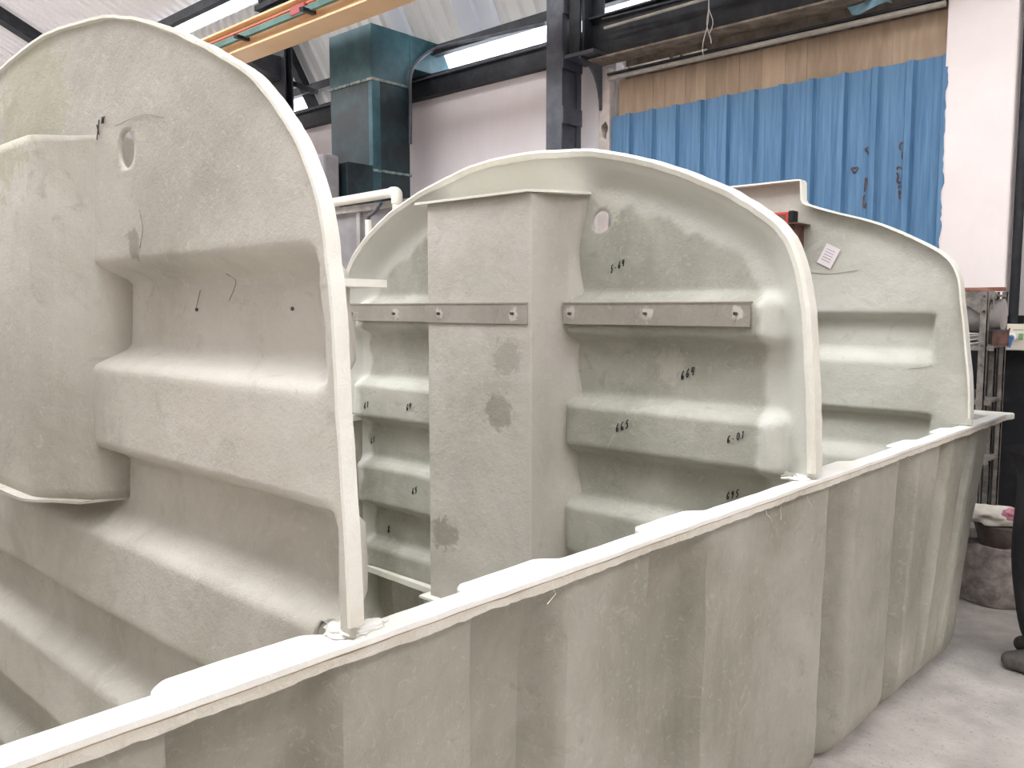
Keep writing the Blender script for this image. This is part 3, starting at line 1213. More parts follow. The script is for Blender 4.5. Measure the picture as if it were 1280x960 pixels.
def rim_sweep(name, ol, prof_, mat, parent, zmin, jitter=0.0):
    """sweep a closed section (n = inward from the outline, y absolute) round the outline"""
    P = ol.P[ol.P[:, 1] >= zmin - 1e-6]
    bm = BM()
    rings = []
    cx_ = (P[:, 0].min() + P[:, 0].max()) / 2
    for i in range(len(P)):
        t = P[min(i + 1, len(P) - 1)] - P[max(i - 1, 0)]
        t = t / (np.hypot(*t) + 1e-9)
        nrm = np.array([-t[1], t[0]])       # outline runs right side up, over, down the left: inward is to the left
        j = jitter * (fbm(P[i, 0], 3, P[i, 1], 7) + 0.5 * fbm(P[i, 0], 3, P[i, 1], 30))
        rings.append([bm.verts.new((P[i, 0] + nrm[0] * (a + j), y, P[i, 1] + nrm[1] * (a + j))) for (a, y) in prof_])
    m = len(prof_)
    for a, b in zip(rings, rings[1:]):
        for k in range(m):
            bm.faces.new((a[k], a[(k + 1) % m], b[(k + 1) % m], b[k]))
    bm.faces.new(rings[0])
    bm.faces.new(rings[-1][::-1])
    return obj(name, bm, mat, parent, angle=45)


DIG = {
    '0': [[(.3, 0), (0, .3), (.05, .8), (.35, 1), (.6, .7), (.55, .2), (.3, 0)]],
    '1': [[(.15, .8), (.35, 1), (.25, 0)]],
    '4': [[(.1, 1), (0, .45), (.55, .5)], [(.5, .95), (.4, 0)]],
    '5': [[(.65, 1), (.2, .95), (.1, .55), (.45, .55), (.5, .2), (.2, 0), (0, .1)]],
    '6': [[(.5, 1), (.15, .7), (0, .3), (.2, 0), (.5, .12), (.45, .4), (.1, .35)]],
    '9': [[(.5, .75), (.25, 1), (0, .75), (.2, .5), (.5, .75), (.4, .3), (.15, 0)]],
    '8': [[(.3, .5), (.05, .8), (.3, 1), (.5, .8), (.3, .5), (0, .2), (.25, 0), (.55, .2), (.3, .5)]],
    '.': [[(.15, .35), (.3, .38), (.2, .45)]],
    '~': [[(0, .5), (.2, .8), (.4, .4), (.7, .7)]],
    'x': [[(0, 0), (.6, .9)], [(0, .8), (.6, .1)]],
}


def write(text, px, py_, surf, Yg, hgt, parent, slant=0.35, tilt=0.38, thick=0.003):
    p = onY(px, py_, Yg)
    for _ in range(3):
        p = onY(px, py_, surf(p[0], p[2]))
    bm = BM()
    w = hgt * 0.78
    total = len(text) * w
    for i, ch in enumerate(text):
        for s in DIG[ch]:
            q = []
            for (u, v) in s:
                lx = -total / 2 + i * w + (u + slant * v) * hgt * 0.62
                lz = (v - 0.5) * hgt
                x = p[0] + lx * math.cos(tilt) - lz * math.sin(tilt) * 0.3
                z = p[2] + lz + lx * math.sin(tilt)
                q.append((x, surf(x, z) - 0.003, z))
            for a, b in zip(q, q[1:]):
                bar(bm, a, b, thick, 0.0015, (0, 1, 0))
    return obj('marker_number', bm, 'marker', parent)


def bolt(x, y, z, parent, r=0.006, washer=0.0):
    bm = BM()
    tube(bm, [(x, y + 0.01, z), (x, y - 0.012, z)], r, 8)
    if washer:
        tube(bm, [(x, y + 0.002, z), (x, y - 0.004, z)], washer, 14)
    return obj('bolt', bm, 'bolt', parent)


# ---------------- left (nearest) baffle: deep grooves, wide moulded column
YL0 = 0.82
ol1 = Outline([(-1.02, 0.16), (-1.00, 0.55), (-1.005, 1.07), (-1.026, 1.41), (-1.04, 1.59), (-1.068, 1.72), (-1.148, 1.84), (-1.285, 1.945), (-1.56, 2.07),
               (-1.80, 2.135), (-2.12, 2.165), (-2.45, 2.14), (-2.70, 2.07), (-2.95, 1.945), (-3.09, 1.84), (-3.17, 1.72), (-3.20, 1.59), (-3.21, 1.41), (-3.225, 1.07), (-3.20, 0.55), (-3.18, 0.16)])
G1 = [(1.600, 1.468, 0.050, 0.050), (1.205, 1.095, 0.045, 0.060), (0.825, 0.715, 0.045, 0.06), (0.445, 0.335, 0.045, 0.06)]


def h1(X, Z, D):
    g = np.zeros_like(X)
    for (hi, lo, ru, rd) in G1:
        g = np.maximum(g, band(Z, hi, lo, ru, rd))
    g = g * sst(0.028, 0.062, D)
    # rounded ends of the ridges beside the column
    side = (1 - sst(-2.03, -1.93, X)) * sst(-2.6, -2.5, X) * sst(1.10, 1.16, Z) * (1 - sst(1.60, 1.65, Z))
    g = np.maximum(g, side)
    return 0.072 * (1 - g) + 0.010 * (1 - sst(0.0, 0.03, D)) * 0


b1 = thing('tank_baffle', 'large pale fibreglass baffle panel with deep grooves and a bare row of bolts', 'baffle', (-2.1, 0.8, 0.16))
pan1, surf1 = baffle_panel('panel', ol1, 0.16, YL0, h1, 'frp_left', b1, hole=(onY(160, 187, 0.75)[0], onY(160, 187, 0.75)[2], 0.037), step=0.011, tuck=0.05)
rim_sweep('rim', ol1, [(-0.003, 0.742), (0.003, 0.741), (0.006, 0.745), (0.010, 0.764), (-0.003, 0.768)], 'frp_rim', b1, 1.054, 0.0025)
# moulded column: plan polyline extruded upward
plan = [(-2.70, 0.83), (-2.62, 0.75), (-2.55, 0.685), (-2.52, 0.675)] + [(-2.02, 0.675)]
for t in np.linspace(0, 1, 7)[1:]:
    plan.append((-2.02 + 0.11 * math.sin(t * 0.9), 0.675 + 0.055 * (1 - math.cos(t * 1.3))))
plan += [(-1.865, 0.752), (-1.835, 0.826)]
zc0, zc1 = 1.115, 1.925
vs, fs = [], []
zz = np.linspace(zc0, zc1, 36)
for z in zz:
    for (x, y) in plan:
        w = 0.003 * fbm(x, y, z, 6)
        dz = 0.0 if z < zc1 - 0.001 else -0.012 * float(sst(-2.1, -1.86, x))
        tp_ = (-0.11 * (zc1 - z) / (zc1 - zc0)) if x > -2.3 else 0.0
        vs.append((x + tp_, y + w, z + dz))
npn = len(plan)
for i in range(len(zz) - 1):
    for k in range(npn - 1):
        fs.append((i * npn + k, i * npn + k + 1, (i + 1) * npn + k + 1, (i + 1) * npn + k))
c1 = obj('column', (vs, fs), 'frp_left', b1, angle=50)
md = c1.modifiers.new('thickness', 'SOLIDIFY')
md.thickness = 0.006
md.offset = 1


def lip(name, plan_, z, th, out, mat, parent, sl=0.0):
    """flat plate following the plan, standing proud of it"""
    bm = BM()
    pl = [(x, y - out if y < max(p[1] for p in plan_) - 0.03 else y) for (x, y) in plan_]
    prism(bm, pl, 'z', z, z + th)
    return obj(name, bm, mat, parent)


lip('bottom_lip', [(x - 0.11 if x > -2.3 else x, y) for x, y in plan], zc0 - 0.006, 0.006, 0.03, 'frp_left', b1)
for (px, py_) in ((157, 393), (247, 387), (367, 386)):
    p = onY(px, py_, YL0)
    bolt(p[0], surf1(p[0], p[2]) + 0.008, p[2], b1, 0.0035, 0.006)
write('x~', 128, 156, surf1, 0.75, 0.035, b1, thick=0.0025)


def scratch(pts, surf, Yg, parent, th=0.0016):
    q = []
    for (a, c) in catmull(pts, 8):
        p = onY(a, c, Yg)
        for _ in range(2):
            p = onY(a, c, surf(p[0], p[2]))
        q.append((p[0], surf(p[0], p[2]) - 0.003, p[2]))
    bm = BM()
    for a, c in zip(q, q[1:]):
        bar(bm, a, c, th, 0.001, (0, 1, 0))
    return obj('scratch_line', bm, 'strip', parent)


for pts in ([(146, 158), (165, 149), (185, 144), (208, 148)], [(284, 342), (296, 350), (294, 362), (288, 376)], [(252, 363), (249, 376), (247, 384)], [(176, 262), (180, 285), (177, 310)]):
    scratch(pts, surf1, 0.77, b1, 0.0012)
# shelf angle on the rear face, its end peeping out past the rim
fz = onX(440, 355, -1.06)[2]
bm = BM()
prism(bm, [(-1.12, 0.782), (-1.05, 0.778), (-1.062, 0.87), (-3.1, 0.87), (-3.1, 0.832), (-1.12, 0.832)], 'z', fz - 0.004, fz + 0.008)
obj('rear_shelf', bm, 'frp_rim', b1)

def bond_lump(x, y, z, rx_, ry_, rz_, parent, mat='frp_rim'):
    bm = BM()
    bmesh.ops.create_icosphere(bm, subdivisions=4, radius=1.0)
    for v in bm.verts:
        f = 1 + 0.45 * mnoise.fractal(v.co * 2.0 + Vector((x * 7, y * 5, 0)), 1.0, 2.0, 4)
        v.co = Vector((x + v.co.x * rx_ * f, y + v.co.y * ry_ * f, z + max(v.co.z * rz_ * f, -0.002)))
    return obj('bonding_laminate', bm, mat, parent, smooth=True)


bond_lump(-1.045, 0.765, 1.052, 0.034, 0.032, 0.008, b1, 'flange')
bond_lump(-1.03, 0.79, 1.052, 0.018, 0.04, 0.006, b1, 'flange')
# ---------------- middle baffle
YM0 = 2.44
ol2 = Outline([(-0.985, 0.36), (-0.965, 0.75), (-0.968, 1.07), (-0.994, 1.47), (-1.037, 1.70), (-1.147, 1.837), (-1.42, 1.983), (-1.75, 2.085), (-2.10, 2.118), (-2.38, 2.100),
               (-2.60, 2.050), (-2.835, 1.973), (-3.06, 1.85), (-3.19, 1.715), (-3.245, 1.56), (-3.265, 1.34), (-3.275, 1.07), (-3.26, 0.75), (-3.235, 0.36)])
R2 = [(1.556, 1.468, 0.050, 0.045), (1.195, 1.060, 0.050, 0.045), (0.825, 0.665, 0.045, 0.045), (0.45, 0.30, 0.04, 0.04)]


def h2(X, Z, D):
    hr = 0.062 * (1 - sst(0.018, 0.135, D)) ** 1.2
    g = np.zeros_like(X)
    for (hi, lo, ru, rd) in R2:
        g = np.maximum(g, band(Z, hi, lo, ru, rd))
    endr = sst(0.085, 0.155, D)
    cl = 1 - (1 - sst(-1.935, -1.885, X)) * sst(-2.53, -2.49, X)
    hrid = 0.062 * g * endr * (0.35 + 0.65 * cl)
    bul = 0.02 * g * np.exp(-((D - 0.13) / 0.05) ** 2)
    return np.maximum(hr, hrid) + bul * cl


def lay2(X, Z, D):
    n = np.array([fbm(x, 2.2, z, 9) for x, z in zip(X.ravel(), Z.ravel())]).reshape(X.shape)
    a = 1 - sst(0.16, 0.185, D + 0.03 * n)
    return np.clip(0.75 * a, 0, 0.9)


b2 = thing('tank_baffle', 'arched fibreglass baffle panel with a bolted strip across its box column', 'baffle', (-2.1, 2.4, 0.36))
hp = onY(752, 277, YM0)
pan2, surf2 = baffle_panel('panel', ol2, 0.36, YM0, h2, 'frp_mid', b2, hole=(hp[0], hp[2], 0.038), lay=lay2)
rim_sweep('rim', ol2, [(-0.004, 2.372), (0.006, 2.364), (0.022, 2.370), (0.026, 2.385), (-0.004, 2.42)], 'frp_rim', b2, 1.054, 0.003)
bond_lump(-1.02, 2.37, 1.052, 0.035, 0.04, 0.010, b2, 'flange')
bond_lump(-1.035, 2.355, 1.056, 0.022, 0.012, 0.012, b2, 'frp_tank')
# box column
CXL, CXR, YC = -2.487, -1.95, 2.25
plan2 = [(CXL - 0.015, 2.452), (CXL, YC + 0.004), (CXL + 0.004, YC), (CXR - 0.014, YC), (CXR - 0.004, YC + 0.004), (CXR, YC + 0.014), (CXR + 0.012, 2.33), (CXR + 0.028, 2.40), (CXR + 0.05, 2.43), (CXR + 0.075, 2.446)]
zz = np.linspace(0.385, 1.955, 60)
vs, fs = [], []
for z in zz:
    for (x, y) in plan2:
        w = 0.002 * fbm(x, y, z, 7)
        # side wall is bonded into the ridges: the foot of the side swells with them
        k = 0.02 * math.sin(z * 16.5 + 1.2) if y > 2.35 and x > -2.2 else 0
        vs.append((x + k * (y - 2.35) * 8 if y > 2.35 else x, y + w, z))
npn = len(plan2)
for i in range(len(zz) - 1):
    for k in range(npn - 1):
        fs.append((i * npn + k, i * npn + k + 1, (i + 1) * npn + k + 1, (i + 1) * npn + k))
c2 = obj('box_column', (vs, fs), 'frp_col', b2, angle=40)
md = c2.modifiers.new('thickness', 'SOLIDIFY')
md.thickness = 0.007
md.offset = 1
bm = BM()
prism(bm, [(-2.54, 2.44), (-2.54, 2.225), (-1.955, 2.225), (-1.90, 2.30), (-1.835, 2.442)], 'z', 1.953, 1.962)
obj('top_lip', bm, 'frp_rim', c2)
bm = BM()
prism(bm, [(-2.52, 2.43), (-2.52, 2.21), (-1.93, 2.21), (-1.93, 2.44)], 'z', 0.375, 0.385)
obj('bottom_lip', bm, 'frp_rim', c2)
# bolted strips: left bay, column face, right bay
zs0, zs1 = 1.492, 1.566
for (xa, xb, yy_, bolts) in ((-3.185, CXL - 0.02, 2.366, (441, 494)), (CXL - 0.012, CXR - 0.012, YC - 0.009, (550, 642)), (CXR + 0.05, -1.178, 2.366, (714, 808, 921))):
    bm = BM()
    box(bm, xa, xb, yy_ - 0.004, yy_ + 0.004, zs0, zs1, 0.0015)
    box(bm, xa, xb, yy_ - 0.006, yy_ + 0.035, zs1 - 0.001, zs1 + 0.004)
    s_ = obj('bolted_strip', bm, 'strip', b2)
    for px in bolts:
        p = onY(px, 392, yy_)
        bolt(p[0], yy_ - 0.004, p[2], s_, 0.0055)
# bottom ledge of the panel
bm = BM()
prism(bm, [(-3.10, 2.45), (-3.10, 2.36), (-2.5, 2.34), (-1.12, 2.34), (-1.12, 2.45)], 'z', 0.335, 0.36)
obj('bottom_ledge', bm, 'frp_rim', b2)
for (t, px, py_, h_) in (('664', 861, 466, 0.026), ('665', 779, 532, 0.027), ('6.01', 921, 546, 0.022), ('695', 917, 618, 0.022), ('5.64', 773, 332, 0.022),
                         ('61', 459, 506, 0.026), ('64', 512, 508, 0.026), ('61', 467, 550, 0.026), ('65', 519, 613, 0.026), ('8', 487, 661, 0.03)):
    write(t, px, py_, surf2, 2.4, h_, b2)

# ---------------- far baffle with stepped top
YF0 = 3.93


def seg(a, b, n):
    return [tuple(np.array(a) + (np.array(b) - np.array(a)) * t) for t in np.linspace(0, 1, n, endpoint=False)]


rt_ = [tuple(p) for p in catmull([(-0.93, 0.6), (-0.935, 1.13), (-0.962, 1.40), (-0.985, 1.57), (-1.002, 1.68), (-1.045, 1.757), (-1.14, 1.825), (-1.34, 1.924), (-1.55, 1.992), (-1.665, 2.032)], 10)]
lt_ = [(-4.22 - p[0], p[1]) for p in rt_[::-1]]
ol3 = Outline(rt_ + [(-1.682, 2.042), (-1.692, 2.06), (-1.695, 2.140), (-1.70, 2.148)] + seg((-1.72, 2.150), (-2.5, 2.150), 16) + [(-2.52, 2.148), (-2.525, 2.14), (-2.528, 2.06), (-2.538, 2.042)] + lt_, smooth=False)


def h3(X, Z, D):
    g = np.zeros_like(X)
    for (hi, lo, ru, rd) in ((1.495, 1.375, 0.035, 0.075), (1.055, 0.925, 0.035, 0.075), (0.7, 0.6, 0.03, 0.07)):
        g = np.maximum(g, band(Z, hi, lo, ru, rd))
    xe = (1 - sst(-1.125, -1.085, X)) * sst(-3.13, -3.09, X)
    return -0.055 * g * xe


b3 = thing('tank_baffle', 'fibreglass baffle panel with stepped top edge and a paper note', 'baffle', (-2.1, 3.93, 0.6))
pan3, surf3 = baffle_panel('panel', ol3, 0.6, YF0, h3, 'frp_far', b3, step=0.014, extra_z=(1.0519, 1.0521, 2.041, 2.043, 2.05))
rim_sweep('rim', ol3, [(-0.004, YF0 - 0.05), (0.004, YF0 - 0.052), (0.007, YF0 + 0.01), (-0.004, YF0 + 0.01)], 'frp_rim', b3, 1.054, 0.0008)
for pts in ([(1012, 341), (1040, 342), (1072, 338)], [(1136, 461), (1150, 460), (1166, 457)]):
    scratch(pts, surf3, YF0, b3, 0.002)
# small tool bracket on the panel
tp = onY(985, 282, YF0 - 0.08)
bm = BM()
prism(bm, [(YF0 + 0.0, tp[2]), (YF0 - 0.16, tp[2]), (YF0 - 0.16, tp[2] + 0.006), (YF0, tp[2] + 0.006)], 'x', tp[0] - 0.30, tp[0] + 0.075)
prism(bm, [(YF0 - 0.14, tp[2]), (YF0 - 0.14, tp[2] - 0.01), (YF0 - 0.02, tp[2] - 0.12), (YF0, tp[2] - 0.12), (YF0, tp[2])], 'x', tp[0] + 0.035, tp[0] + 0.045)
obj('tool_bracket', bm, 'rust', b3)
lv = thing('spirit_level', 'red tool with black end resting on the small bracket of the stepped baffle', 'tool', (tp[0], YF0 - 0.08, tp[2]))
bm = BM()
box(bm, tp[0] - 0.26, tp[0] + 0.012, YF0 - 0.11, YF0 - 0.06, tp[2] + 0.006, tp[2] + 0.062, 0.004)
obj('body', bm, 'red', lv)
bm = BM()
box(bm, tp[0] + 0.0125, tp[0] + 0.04, YF0 - 0.113, YF0 - 0.057, tp[2] + 0.006, tp[2] + 0.066, 0.006)
obj('end_cap', bm, 'black', lv)
bm = BM()
box(bm, tp[0] - 0.05, tp[0] + 0.0, YF0 - 0.1125, YF0 - 0.1115, tp[2] + 0.022, tp[2] + 0.05)
obj('label_plate', bm, 'rust', lv)
np0 = onY(1036, 320, YF0 - 0.004)
bm = BM()
rot = Matrix.Rotation(math.radians(27), 3, 'Y')
box(bm, np0[0] - 0.036, np0[0] + 0.036, YF0 - 0.008, YF0 - 0.005, np0[2] - 0.048, np0[2] + 0.048, rot=rot)
note = tag(obj('paper_note', bm, 'paper'), 'small tilted paper note stuck on the stepped baffle', 'paper')
bm = BM()
for k in range(5):
    c = Vector((0, 0, 0.028 - 0.013 * k))
    d = rot @ c
    box(bm, np0[0] + d.x - 0.024, np0[0] + d.x + 0.02, YF0 - 0.0086, YF0 - 0.0081, np0[2] + d.z - 0.0012, np0[2] + d.z + 0.0012, rot=rot)
obj('text_line', bm, 'booth', note)

# ================================================================== RIGHT SIDE
# steel rack
YR = 5.72
rx0 = onY(1228, 430, YR)[0]
rx1 = onY(1251, 430, YR + 0.22)[0]
rk = thing('steel_rack', 'spattered grey steel rack against the black wall', 'rack', (rx0, YR, 0))
zt_r = onY(1235, 364, YR)[2]
for (x, y, w) in ((rx0, YR, 0.042), (rx0, YR + 0.26, 0.036), (rx0 - 0.75, YR, 0.042), (rx0 - 0.75, YR + 0.26, 0.036), (rx1, YR + 0.26, 0.03)):
    bm = BM()
    box(bm, x - w / 2, x + w / 2, y, y + 0.006, 0, zt_r)
    box(bm, x + w / 2 - 0.006, x + w / 2, y, y + w, 0, zt_r)
    obj('upright', bm, 'rack', rk)
shz = [onY(1222, y, YR)[2] for y in (432, 500)] + [0.62, 0.2]
for z in [zt_r - 0.02] + shz:
    bm = BM()
    box(bm, rx0 - 0.77, rx1 + 0.01, YR + 0.004, YR + 0.29, z - 0.012, z)
    box(bm, rx0 - 0.77, rx1 + 0.01, YR + 0.002, YR + 0.008, z - 0.03, z)
    obj('shelf', bm, 'rack', rk)
# arched gusset plates at the top
for (xa, xb) in ((rx0 + 0.02, rx1), (rx0 - 0.73, rx0 - 0.02)):
    bm = BM()
    n = 12
    top = zt_r
    a_ = [(xa + (xb - xa) * t, top) for t in np.linspace(0, 1, n)]
    b_ = [(xa + (xb - xa) * t, top - 0.018 - (0.12 * (abs(2 * t - 1) ** 2.5))) for t in np.linspace(1, 0, n)]
    prism(bm, a_ + b_, 'y', YR - 0.003, YR + 0.003)
    obj('gusset_plate', bm, 'rack', rk)
for z in (zt_r - 0.03, zt_r - 0.12, shz[0] + 0.0, shz[0] - 0.12):
    bm = BM()
    tube(bm, [(rx0, YR + 0.004, z), (rx0, YR - 0.008, z)], 0.007, 8)
    obj('bolt', bm, 'bolt', rk)
# things on the rack
bm = BM()
box(bm, rx0 - 0.55, rx0 + 0.10, YR + 0.02, YR + 0.07, zt_r, zt_r + 0.024, 0.003)
tag(obj('timber_batten', bm, 'red_wood'), 'red-brown batten lying on top of the steel rack', 'batten')
bm = BM()
zc_ = shz[0]
tube(bm, [(rx0 - 0.7, YR + 0.15, zt_r - 0.145), (rx0 + 0.075, YR + 0.15, zt_r - 0.145)], 0.10, 24)
tag(obj('grey_roll', bm, 'dome', angle=40), 'pale grey round roll lying across the upper bay of the rack', 'roll')
cc = thing('cable_coil', 'coil of pale cable on the upper shelf of the rack', 'cable', (rx0 - 0.10, YR + 0.12, zc_))
for k in range(4):
    bm = BM()
    tube(bm, [(rx0 - 0.11 + 0.075 * math.cos(a), YR + 0.12 + 0.07 * math.sin(a), zc_ + 0.020 + 0.013 * k + 0.012 * math.sin(a + k)) for a in np.linspace(0, 2 * math.pi, 20)], 0.0065, 6, cap=False)
    obj('loop', bm, 'cable', cc, smooth=True)
tin = thing('paint_tin', 'rusty brown tin on the upper shelf of the rack', 'tin', (rx0 + 0.07, YR + 0.1, zc_))
bm = BM()
tube(bm, [(rx0 + 0.075, YR + 0.1, zc_), (rx0 + 0.075, YR + 0.1, zc_ + 0.095)], 0.045, 18)
obj('body', bm, 'rust', tin, angle=40)
bm = BM()
tube(bm, [(rx0 + 0.075, YR + 0.1, zc_ + 0.088), (rx0 + 0.075, YR + 0.1, zc_ + 0.098)], 0.048, 18)
obj('rim', bm, 'iron_grey', tin, angle=40)
bm = BM()
box(bm, rx0 - 0.3, rx0 - 0.06, YR + 0.03, YR + 0.2, shz[1], shz[1] + 0.05, 0.012)
box(bm, rx0 - 0.24, rx0 - 0.10, YR + 0.05, YR + 0.16, shz[1] + 0.05, shz[1] + 0.085, 0.01)
tag(obj('tool_pile', bm, 'iron_grey'), 'dark lump of oddments on the lower shelf of the rack', 'oddments')
# socket board on the dado
sx, sz = onY(1268, 421, 6.34)[0], onY(1268, 421, 6.34)[2]
YS = YW - 0.14
sb = thing('socket_board', 'cream socket board with a blue plug on the black wall', 'socket', (sx, YS, sz - 0.11))
sx0 = onY(1254, 421, YS)[0]
zt_s, zb_s = onY(1266, 405, YS)[2], onY(1266, 438, YS)[2]
bm = BM()
box(bm, sx0, sx0 + 0.22, YS, YS + 0.12, zb_s, zt_s, 0.008)
obj('box', bm, 'socket', sb)
p = onY(1266, 421, YS)
bm = BM()
tube(bm, [(p[0], YS + 0.002, p[2]), (p[0], YS - 0.03, p[2])], 0.028, 18)
obj('socket_ring', bm, 'pvc', sb, angle=40)
bm = BM()
tube(bm, [(p[0] - 0.002, YS - 0.028, p[2] - 0.004), (p[0] - 0.002, YS - 0.05, p[2] - 0.012)], 0.018, 14)
tube(bm, [(p[0] - 0.004, YS - 0.045, p[2] - 0.01), (p[0] - 0.012, YS - 0.047, p[2] - 0.07)], [0.015, 0.012], 12)
obj('plug', bm, 'plug_blue', sb, angle=40)
p2 = onY(1276, 421, YS)
bm = BM()
box(bm, p2[0] - 0.012, p2[0] + 0.014, YS - 0.008, YS + 0.001, p2[2] - 0.018, p2[2] + 0.022, 0.003)
obj('switch', bm, 'green', sb)
p3 = onY(1262, 411, YS)
bm = BM()
tube(bm, [(p3[0], YS + 0.001, p3[2]), (p3[0], YS - 0.003, p3[2])], 0.006, 10)
obj('indicator', bm, 'red_clamp', sb)
bm = BM()
box(bm, p3[0] + 0.02, p3[0] + 0.08, YS - 0.001, YS + 0.001, p3[2] - 0.010, p3[2] - 0.003)
obj('name_plate', bm, 'booth', sb)
# dark conduit on the pillar edge
bm = BM()
vx = onY(1271, 200, YW - 0.10)[0]
tube(bm, [(vx + 0.02, YW - 0.06, zt_s + 0.0), (vx + 0.02, YW - 0.06, 4.2)], 0.03, 12)
tag(obj('wall_conduit', bm, 'iron', angle=40), 'dark vertical conduit on the edge of the white pillar', 'pipe')
bm = BM()
tube(bm, [(vx + 0.10, YW - 0.04, zt_s + 0.0), (vx + 0.10, YW - 0.04, 4.2)], 0.02, 12)
tag(obj('wall_conduit', bm, 'green', angle=40), 'pale green pipe beside the dark vertical conduit', 'pipe')

# bucket with rags
bx_, by_, _ = onZ(1242, 748, 0.0)
bk2 = thing('plaster_bucket', 'plaster-crusted tub standing on the floor beside the tank end', 'bucket', (bx_, by_, 0))
prof2 = [(0.0, 0.0), (0.165, 0.0), (0.18, 0.01), (0.195, 0.08), (0.208, 0.2), (0.212, 0.30), (0.215, 0.325), (0.198, 0.325), (0.19, 0.30), (0.0, 0.28)]
bm = BM()
ns = 48
rings = []
for (r, z) in prof2:
    ring = []
    for k in range(ns):
        a = 2 * math.pi * k / ns
        rr = r + (0.012 * fbm(math.cos(a) * 2, math.sin(a) * 2, z * 9, 3.0) if r > 0.17 else 0)
        ring.append(bm.verts.new((bx_ + rr * math.cos(a), by_ + rr * math.sin(a), z + (0.015 * fbm(math.cos(a), math.sin(a), 0, 2.5) if z > 0.25 else 0))))
    rings.append(ring)
for a, b in zip(rings, rings[1:]):
    for k in range(ns):
        bm.faces.new((a[k], a[(k + 1) % ns], b[(k + 1) % ns], b[k]))
bmesh.ops.remove_doubles(bm, verts=bm.verts, dist=1e-5)
obj('body', bm, 'bucket', bk2, smooth=True)
bn = thing('dirty_basin', 'dirty brown basin sitting in the plaster-crusted tub', 'basin', (bx_ + 0.05, by_, 0.29))
bm = BM()
tube(bm, [(bx_ + 0.055, by_, 0.27), (bx_ + 0.055, by_, 0.30), (bx_ + 0.055, by_, 0.405), (bx_ + 0.055, by_, 0.42)], [0.13, 0.135, 0.165, 0.17], 32)
obj('body', bm, 'bucket_in', bn, angle=40)


def rag(name, cx_, cy_, cz_, rx_, ry_, rz_, mat, label):
    bm = BM()
    bmesh.ops.create_icosphere(bm, subdivisions=4, radius=1.0)
    for v in bm.verts:
        f = 1 + 0.35 * mnoise.fractal(v.co * 2.3 + Vector((cx_ * 9, cy_, cz_)), 1.0, 2.0, 4)
        z = v.co.z * rz_ * f
        v.co = Vector((cx_ + v.co.x * rx_ * f, cy_ + v.co.y * ry_ * f, cz_ + max(z, -0.3 * rz_)))
    return tag(obj(name, bm, mat, smooth=True), label, 'rag')


rag('rag', bx_ - 0.02, by_, 0.445, 0.18, 0.15, 0.055, 'rag', 'crumpled off-white rag heaped on the tub')
rag('rag', bx_ + 0.10, by_ - 0.05, 0.475, 0.07, 0.07, 0.04, 'rag_pink', 'small pink rag on the heap in the tub')

# ---------------- person at the right edge (mostly out of frame): facing the tank
pf = onZ(1262, 826, 0.0)
PX, PY = pf[0] + 0.15, pf[1] + 0.02


def skin(name, verts, edges, rad, mat, parent, root=0, sub=2):
    me = bpy.data.meshes.new(name)
    me.from_pydata(verts, edges, [])
    o = bpy.data.objects.new(name, me)
    COL.objects.link(o)
    me.materials.append(M[mat])
    bm = BM()
    bm.from_mesh(me)
    lay = bm.verts.layers.skin.verify()
    for i, v in enumerate(bm.verts):
        r = rad[i]
        v[lay].radius = (r, r) if not isinstance(r, tuple) else r
        v[lay].use_root = (i == root)
    bm.to_mesh(me)
    bm.free()
    md = o.modifiers.new('skin', 'SKIN')
    md.use_smooth_shade = True
    o.modifiers.new('sub', 'SUBSURF').levels = sub
    o.modifiers['sub'].render_levels = sub
    set_parent(o, parent)
    return o


per = thing('person', 'standing person in grey-blue shirt and black trousers beside the plaster tub', 'person', (PX, PY, 0))
# local frame: facing -x ; s = side offset along y
def L(fx, sy, z):
    return (PX - fx, PY + sy, z)


V = [L(0, 0, 0.95), L(0.0, 0, 1.15), L(0, 0, 1.36), L(0, 0, 1.46), L(0.02, 0, 1.52), L(0.03, 0, 1.60), L(0.025, 0, 1.68),
     L(0, 0.10, 0.90), L(0.02, 0.105, 0.50), L(0.0, 0.11, 0.09),
     L(0, -0.10, 0.90), L(0.02, -0.105, 0.50), L(0.0, -0.11, 0.09),
     L(0, 0.18, 1.40), L(-0.03, 0.235, 1.12), L(-0.02, 0.235, 0.90), L(0.0, 0.235, 0.82),
     L(0, -0.18, 1.40), L(-0.03, -0.235, 1.12), L(-0.02, -0.235, 0.90), L(0.0, -0.235, 0.82)]
E_ = [(0, 1), (1, 2), (2, 3), (3, 4), (4, 5), (5, 6), (0, 7), (7, 8), (8, 9), (0, 10), (10, 11), (11, 12), (2, 13), (13, 14), (14, 15), (15, 16), (2, 17), (17, 18), (18, 19), (19, 20)]
Rd = [0.13, 0.12, 0.13, 0.055, 0.06, 0.092, 0.075, 0.085, 0.058, 0.042, 0.085, 0.058, 0.042, 0.055, 0.042, 0.03, 0.032, 0.055, 0.042, 0.03, 0.032]
skin('body', V, E_, Rd, 'skin', per)
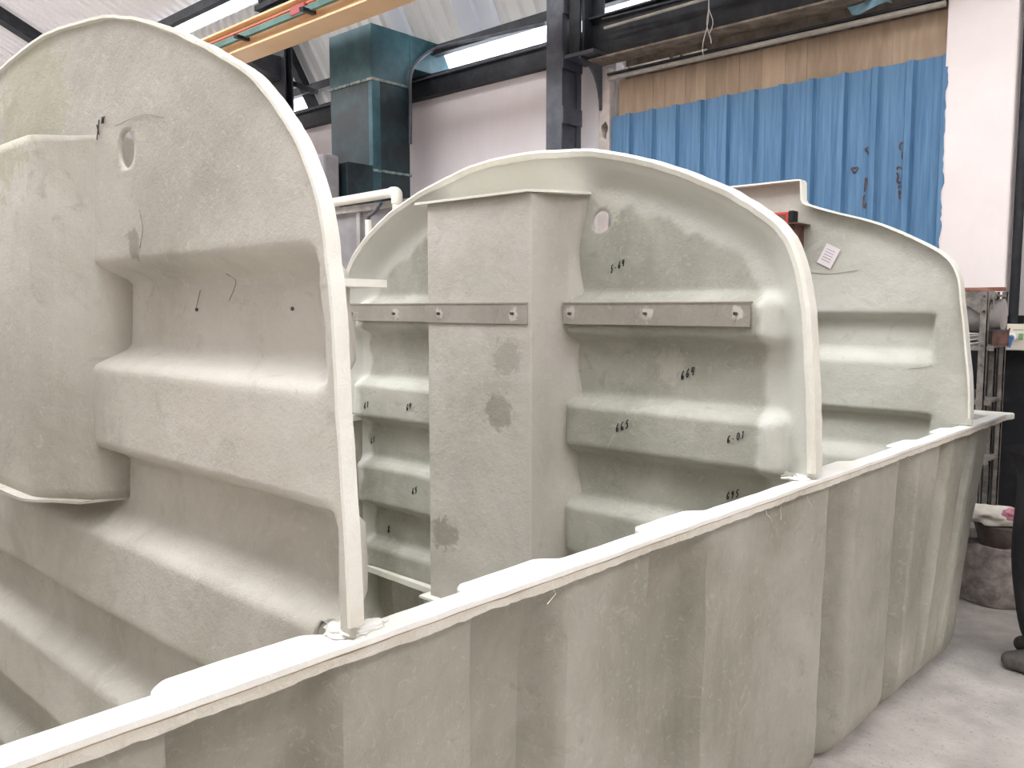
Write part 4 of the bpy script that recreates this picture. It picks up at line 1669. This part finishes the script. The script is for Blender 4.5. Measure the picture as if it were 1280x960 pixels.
# fingers
for s in (1, -1):
    for k in range(5):
        fy = s * (0.235 - 0.028 + 0.013 * k) if k else s * 0.20
        b0_ = (0.01, fy, 0.81)
        ln = (0.055, 0.075, 0.085, 0.08, 0.06)[k]
        skin('finger', [L(*b0_), L(b0_[0] + 0.02, fy, b0_[2] - ln * 0.5), L(b0_[0] + 0.012, fy, b0_[2] - ln)], [(0, 1), (1, 2)], [0.009, 0.0085, 0.007], 'skin', per, sub=1)
skin('trousers', [L(0, 0, 1.0), L(0.01, 0.095, 0.90), L(0.04, 0.105, 0.50), L(0.0, 0.11, 0.10), L(0.01, -0.095, 0.90), L(0.04, -0.105, 0.50), L(0.0, -0.11, 0.10)],
     [(0, 1), (1, 2), (2, 3), (0, 4), (4, 5), (5, 6)], [0.155, 0.135, 0.125, 0.095, 0.135, 0.125, 0.095], 'trousers', per)
skin('shirt', [L(0, 0, 0.93), L(0, 0, 1.15), L(0, 0, 1.36), L(0, 0.175, 1.395), L(-0.005, 0.22, 1.20), L(0, -0.175, 1.395), L(-0.005, -0.22, 1.20), L(0, 0, 1.42)],
     [(0, 1), (1, 2), (2, 3), (3, 4), (2, 5), (5, 6), (2, 7)], [0.15, 0.145, 0.15, 0.078, 0.072, 0.078, 0.072, 0.075], 'shirt', per)
# head details
bm = BM()
bmesh.ops.create_icosphere(bm, subdivisions=3, radius=0.105)
for v in bm.verts:
    v.co = Vector((v.co.x, v.co.y * 0.88, v.co.z * 1.0)) + Vector(L(0.012, 0, 1.665))
bmesh.ops.delete(bm, geom=[v for v in bm.verts if v.co.z < 1.655 and v.co.x < PX + 0.03], context='VERTS')
obj('hair', bm, 'hair', per, smooth=True)
for (nm, fx, sy, z, r) in (('eye', 0.108, 0.032, 1.625, 0.012), ('eye', 0.108, -0.032, 1.625, 0.012), ('nose', 0.125, 0, 1.595, 0.017), ('ear', 0.02, 0.088, 1.61, 0.022), ('ear', 0.02, -0.088, 1.61, 0.022), ('mouth', 0.112, 0, 1.56, 0.016)):
    bm = BM()
    bmesh.ops.create_icosphere(bm, subdivisions=2, radius=r)
    for v in bm.verts:
        if nm == 'mouth':
            v.co.z *= 0.35
        if nm == 'ear':
            v.co.y *= 0.4
            v.co.z *= 1.4
        v.co += Vector(L(fx, sy, z))
    obj(nm, bm, 'hair' if nm == 'eye' else ('rust' if nm == 'mouth' else 'skin'), per, smooth=True)
for s in (1, -1):
    ox = 0.0 if s > 0 else 0.02
    skin('shoe', [L(-0.06, s * 0.11, 0.05), L(0.02, s * 0.11, 0.062), L(0.10, s * 0.115, 0.045), L(0.17, s * 0.12, 0.036)], [(0, 1), (1, 2), (2, 3)], [0.047, 0.058, 0.046, 0.036], 'shoe', per, root=1)
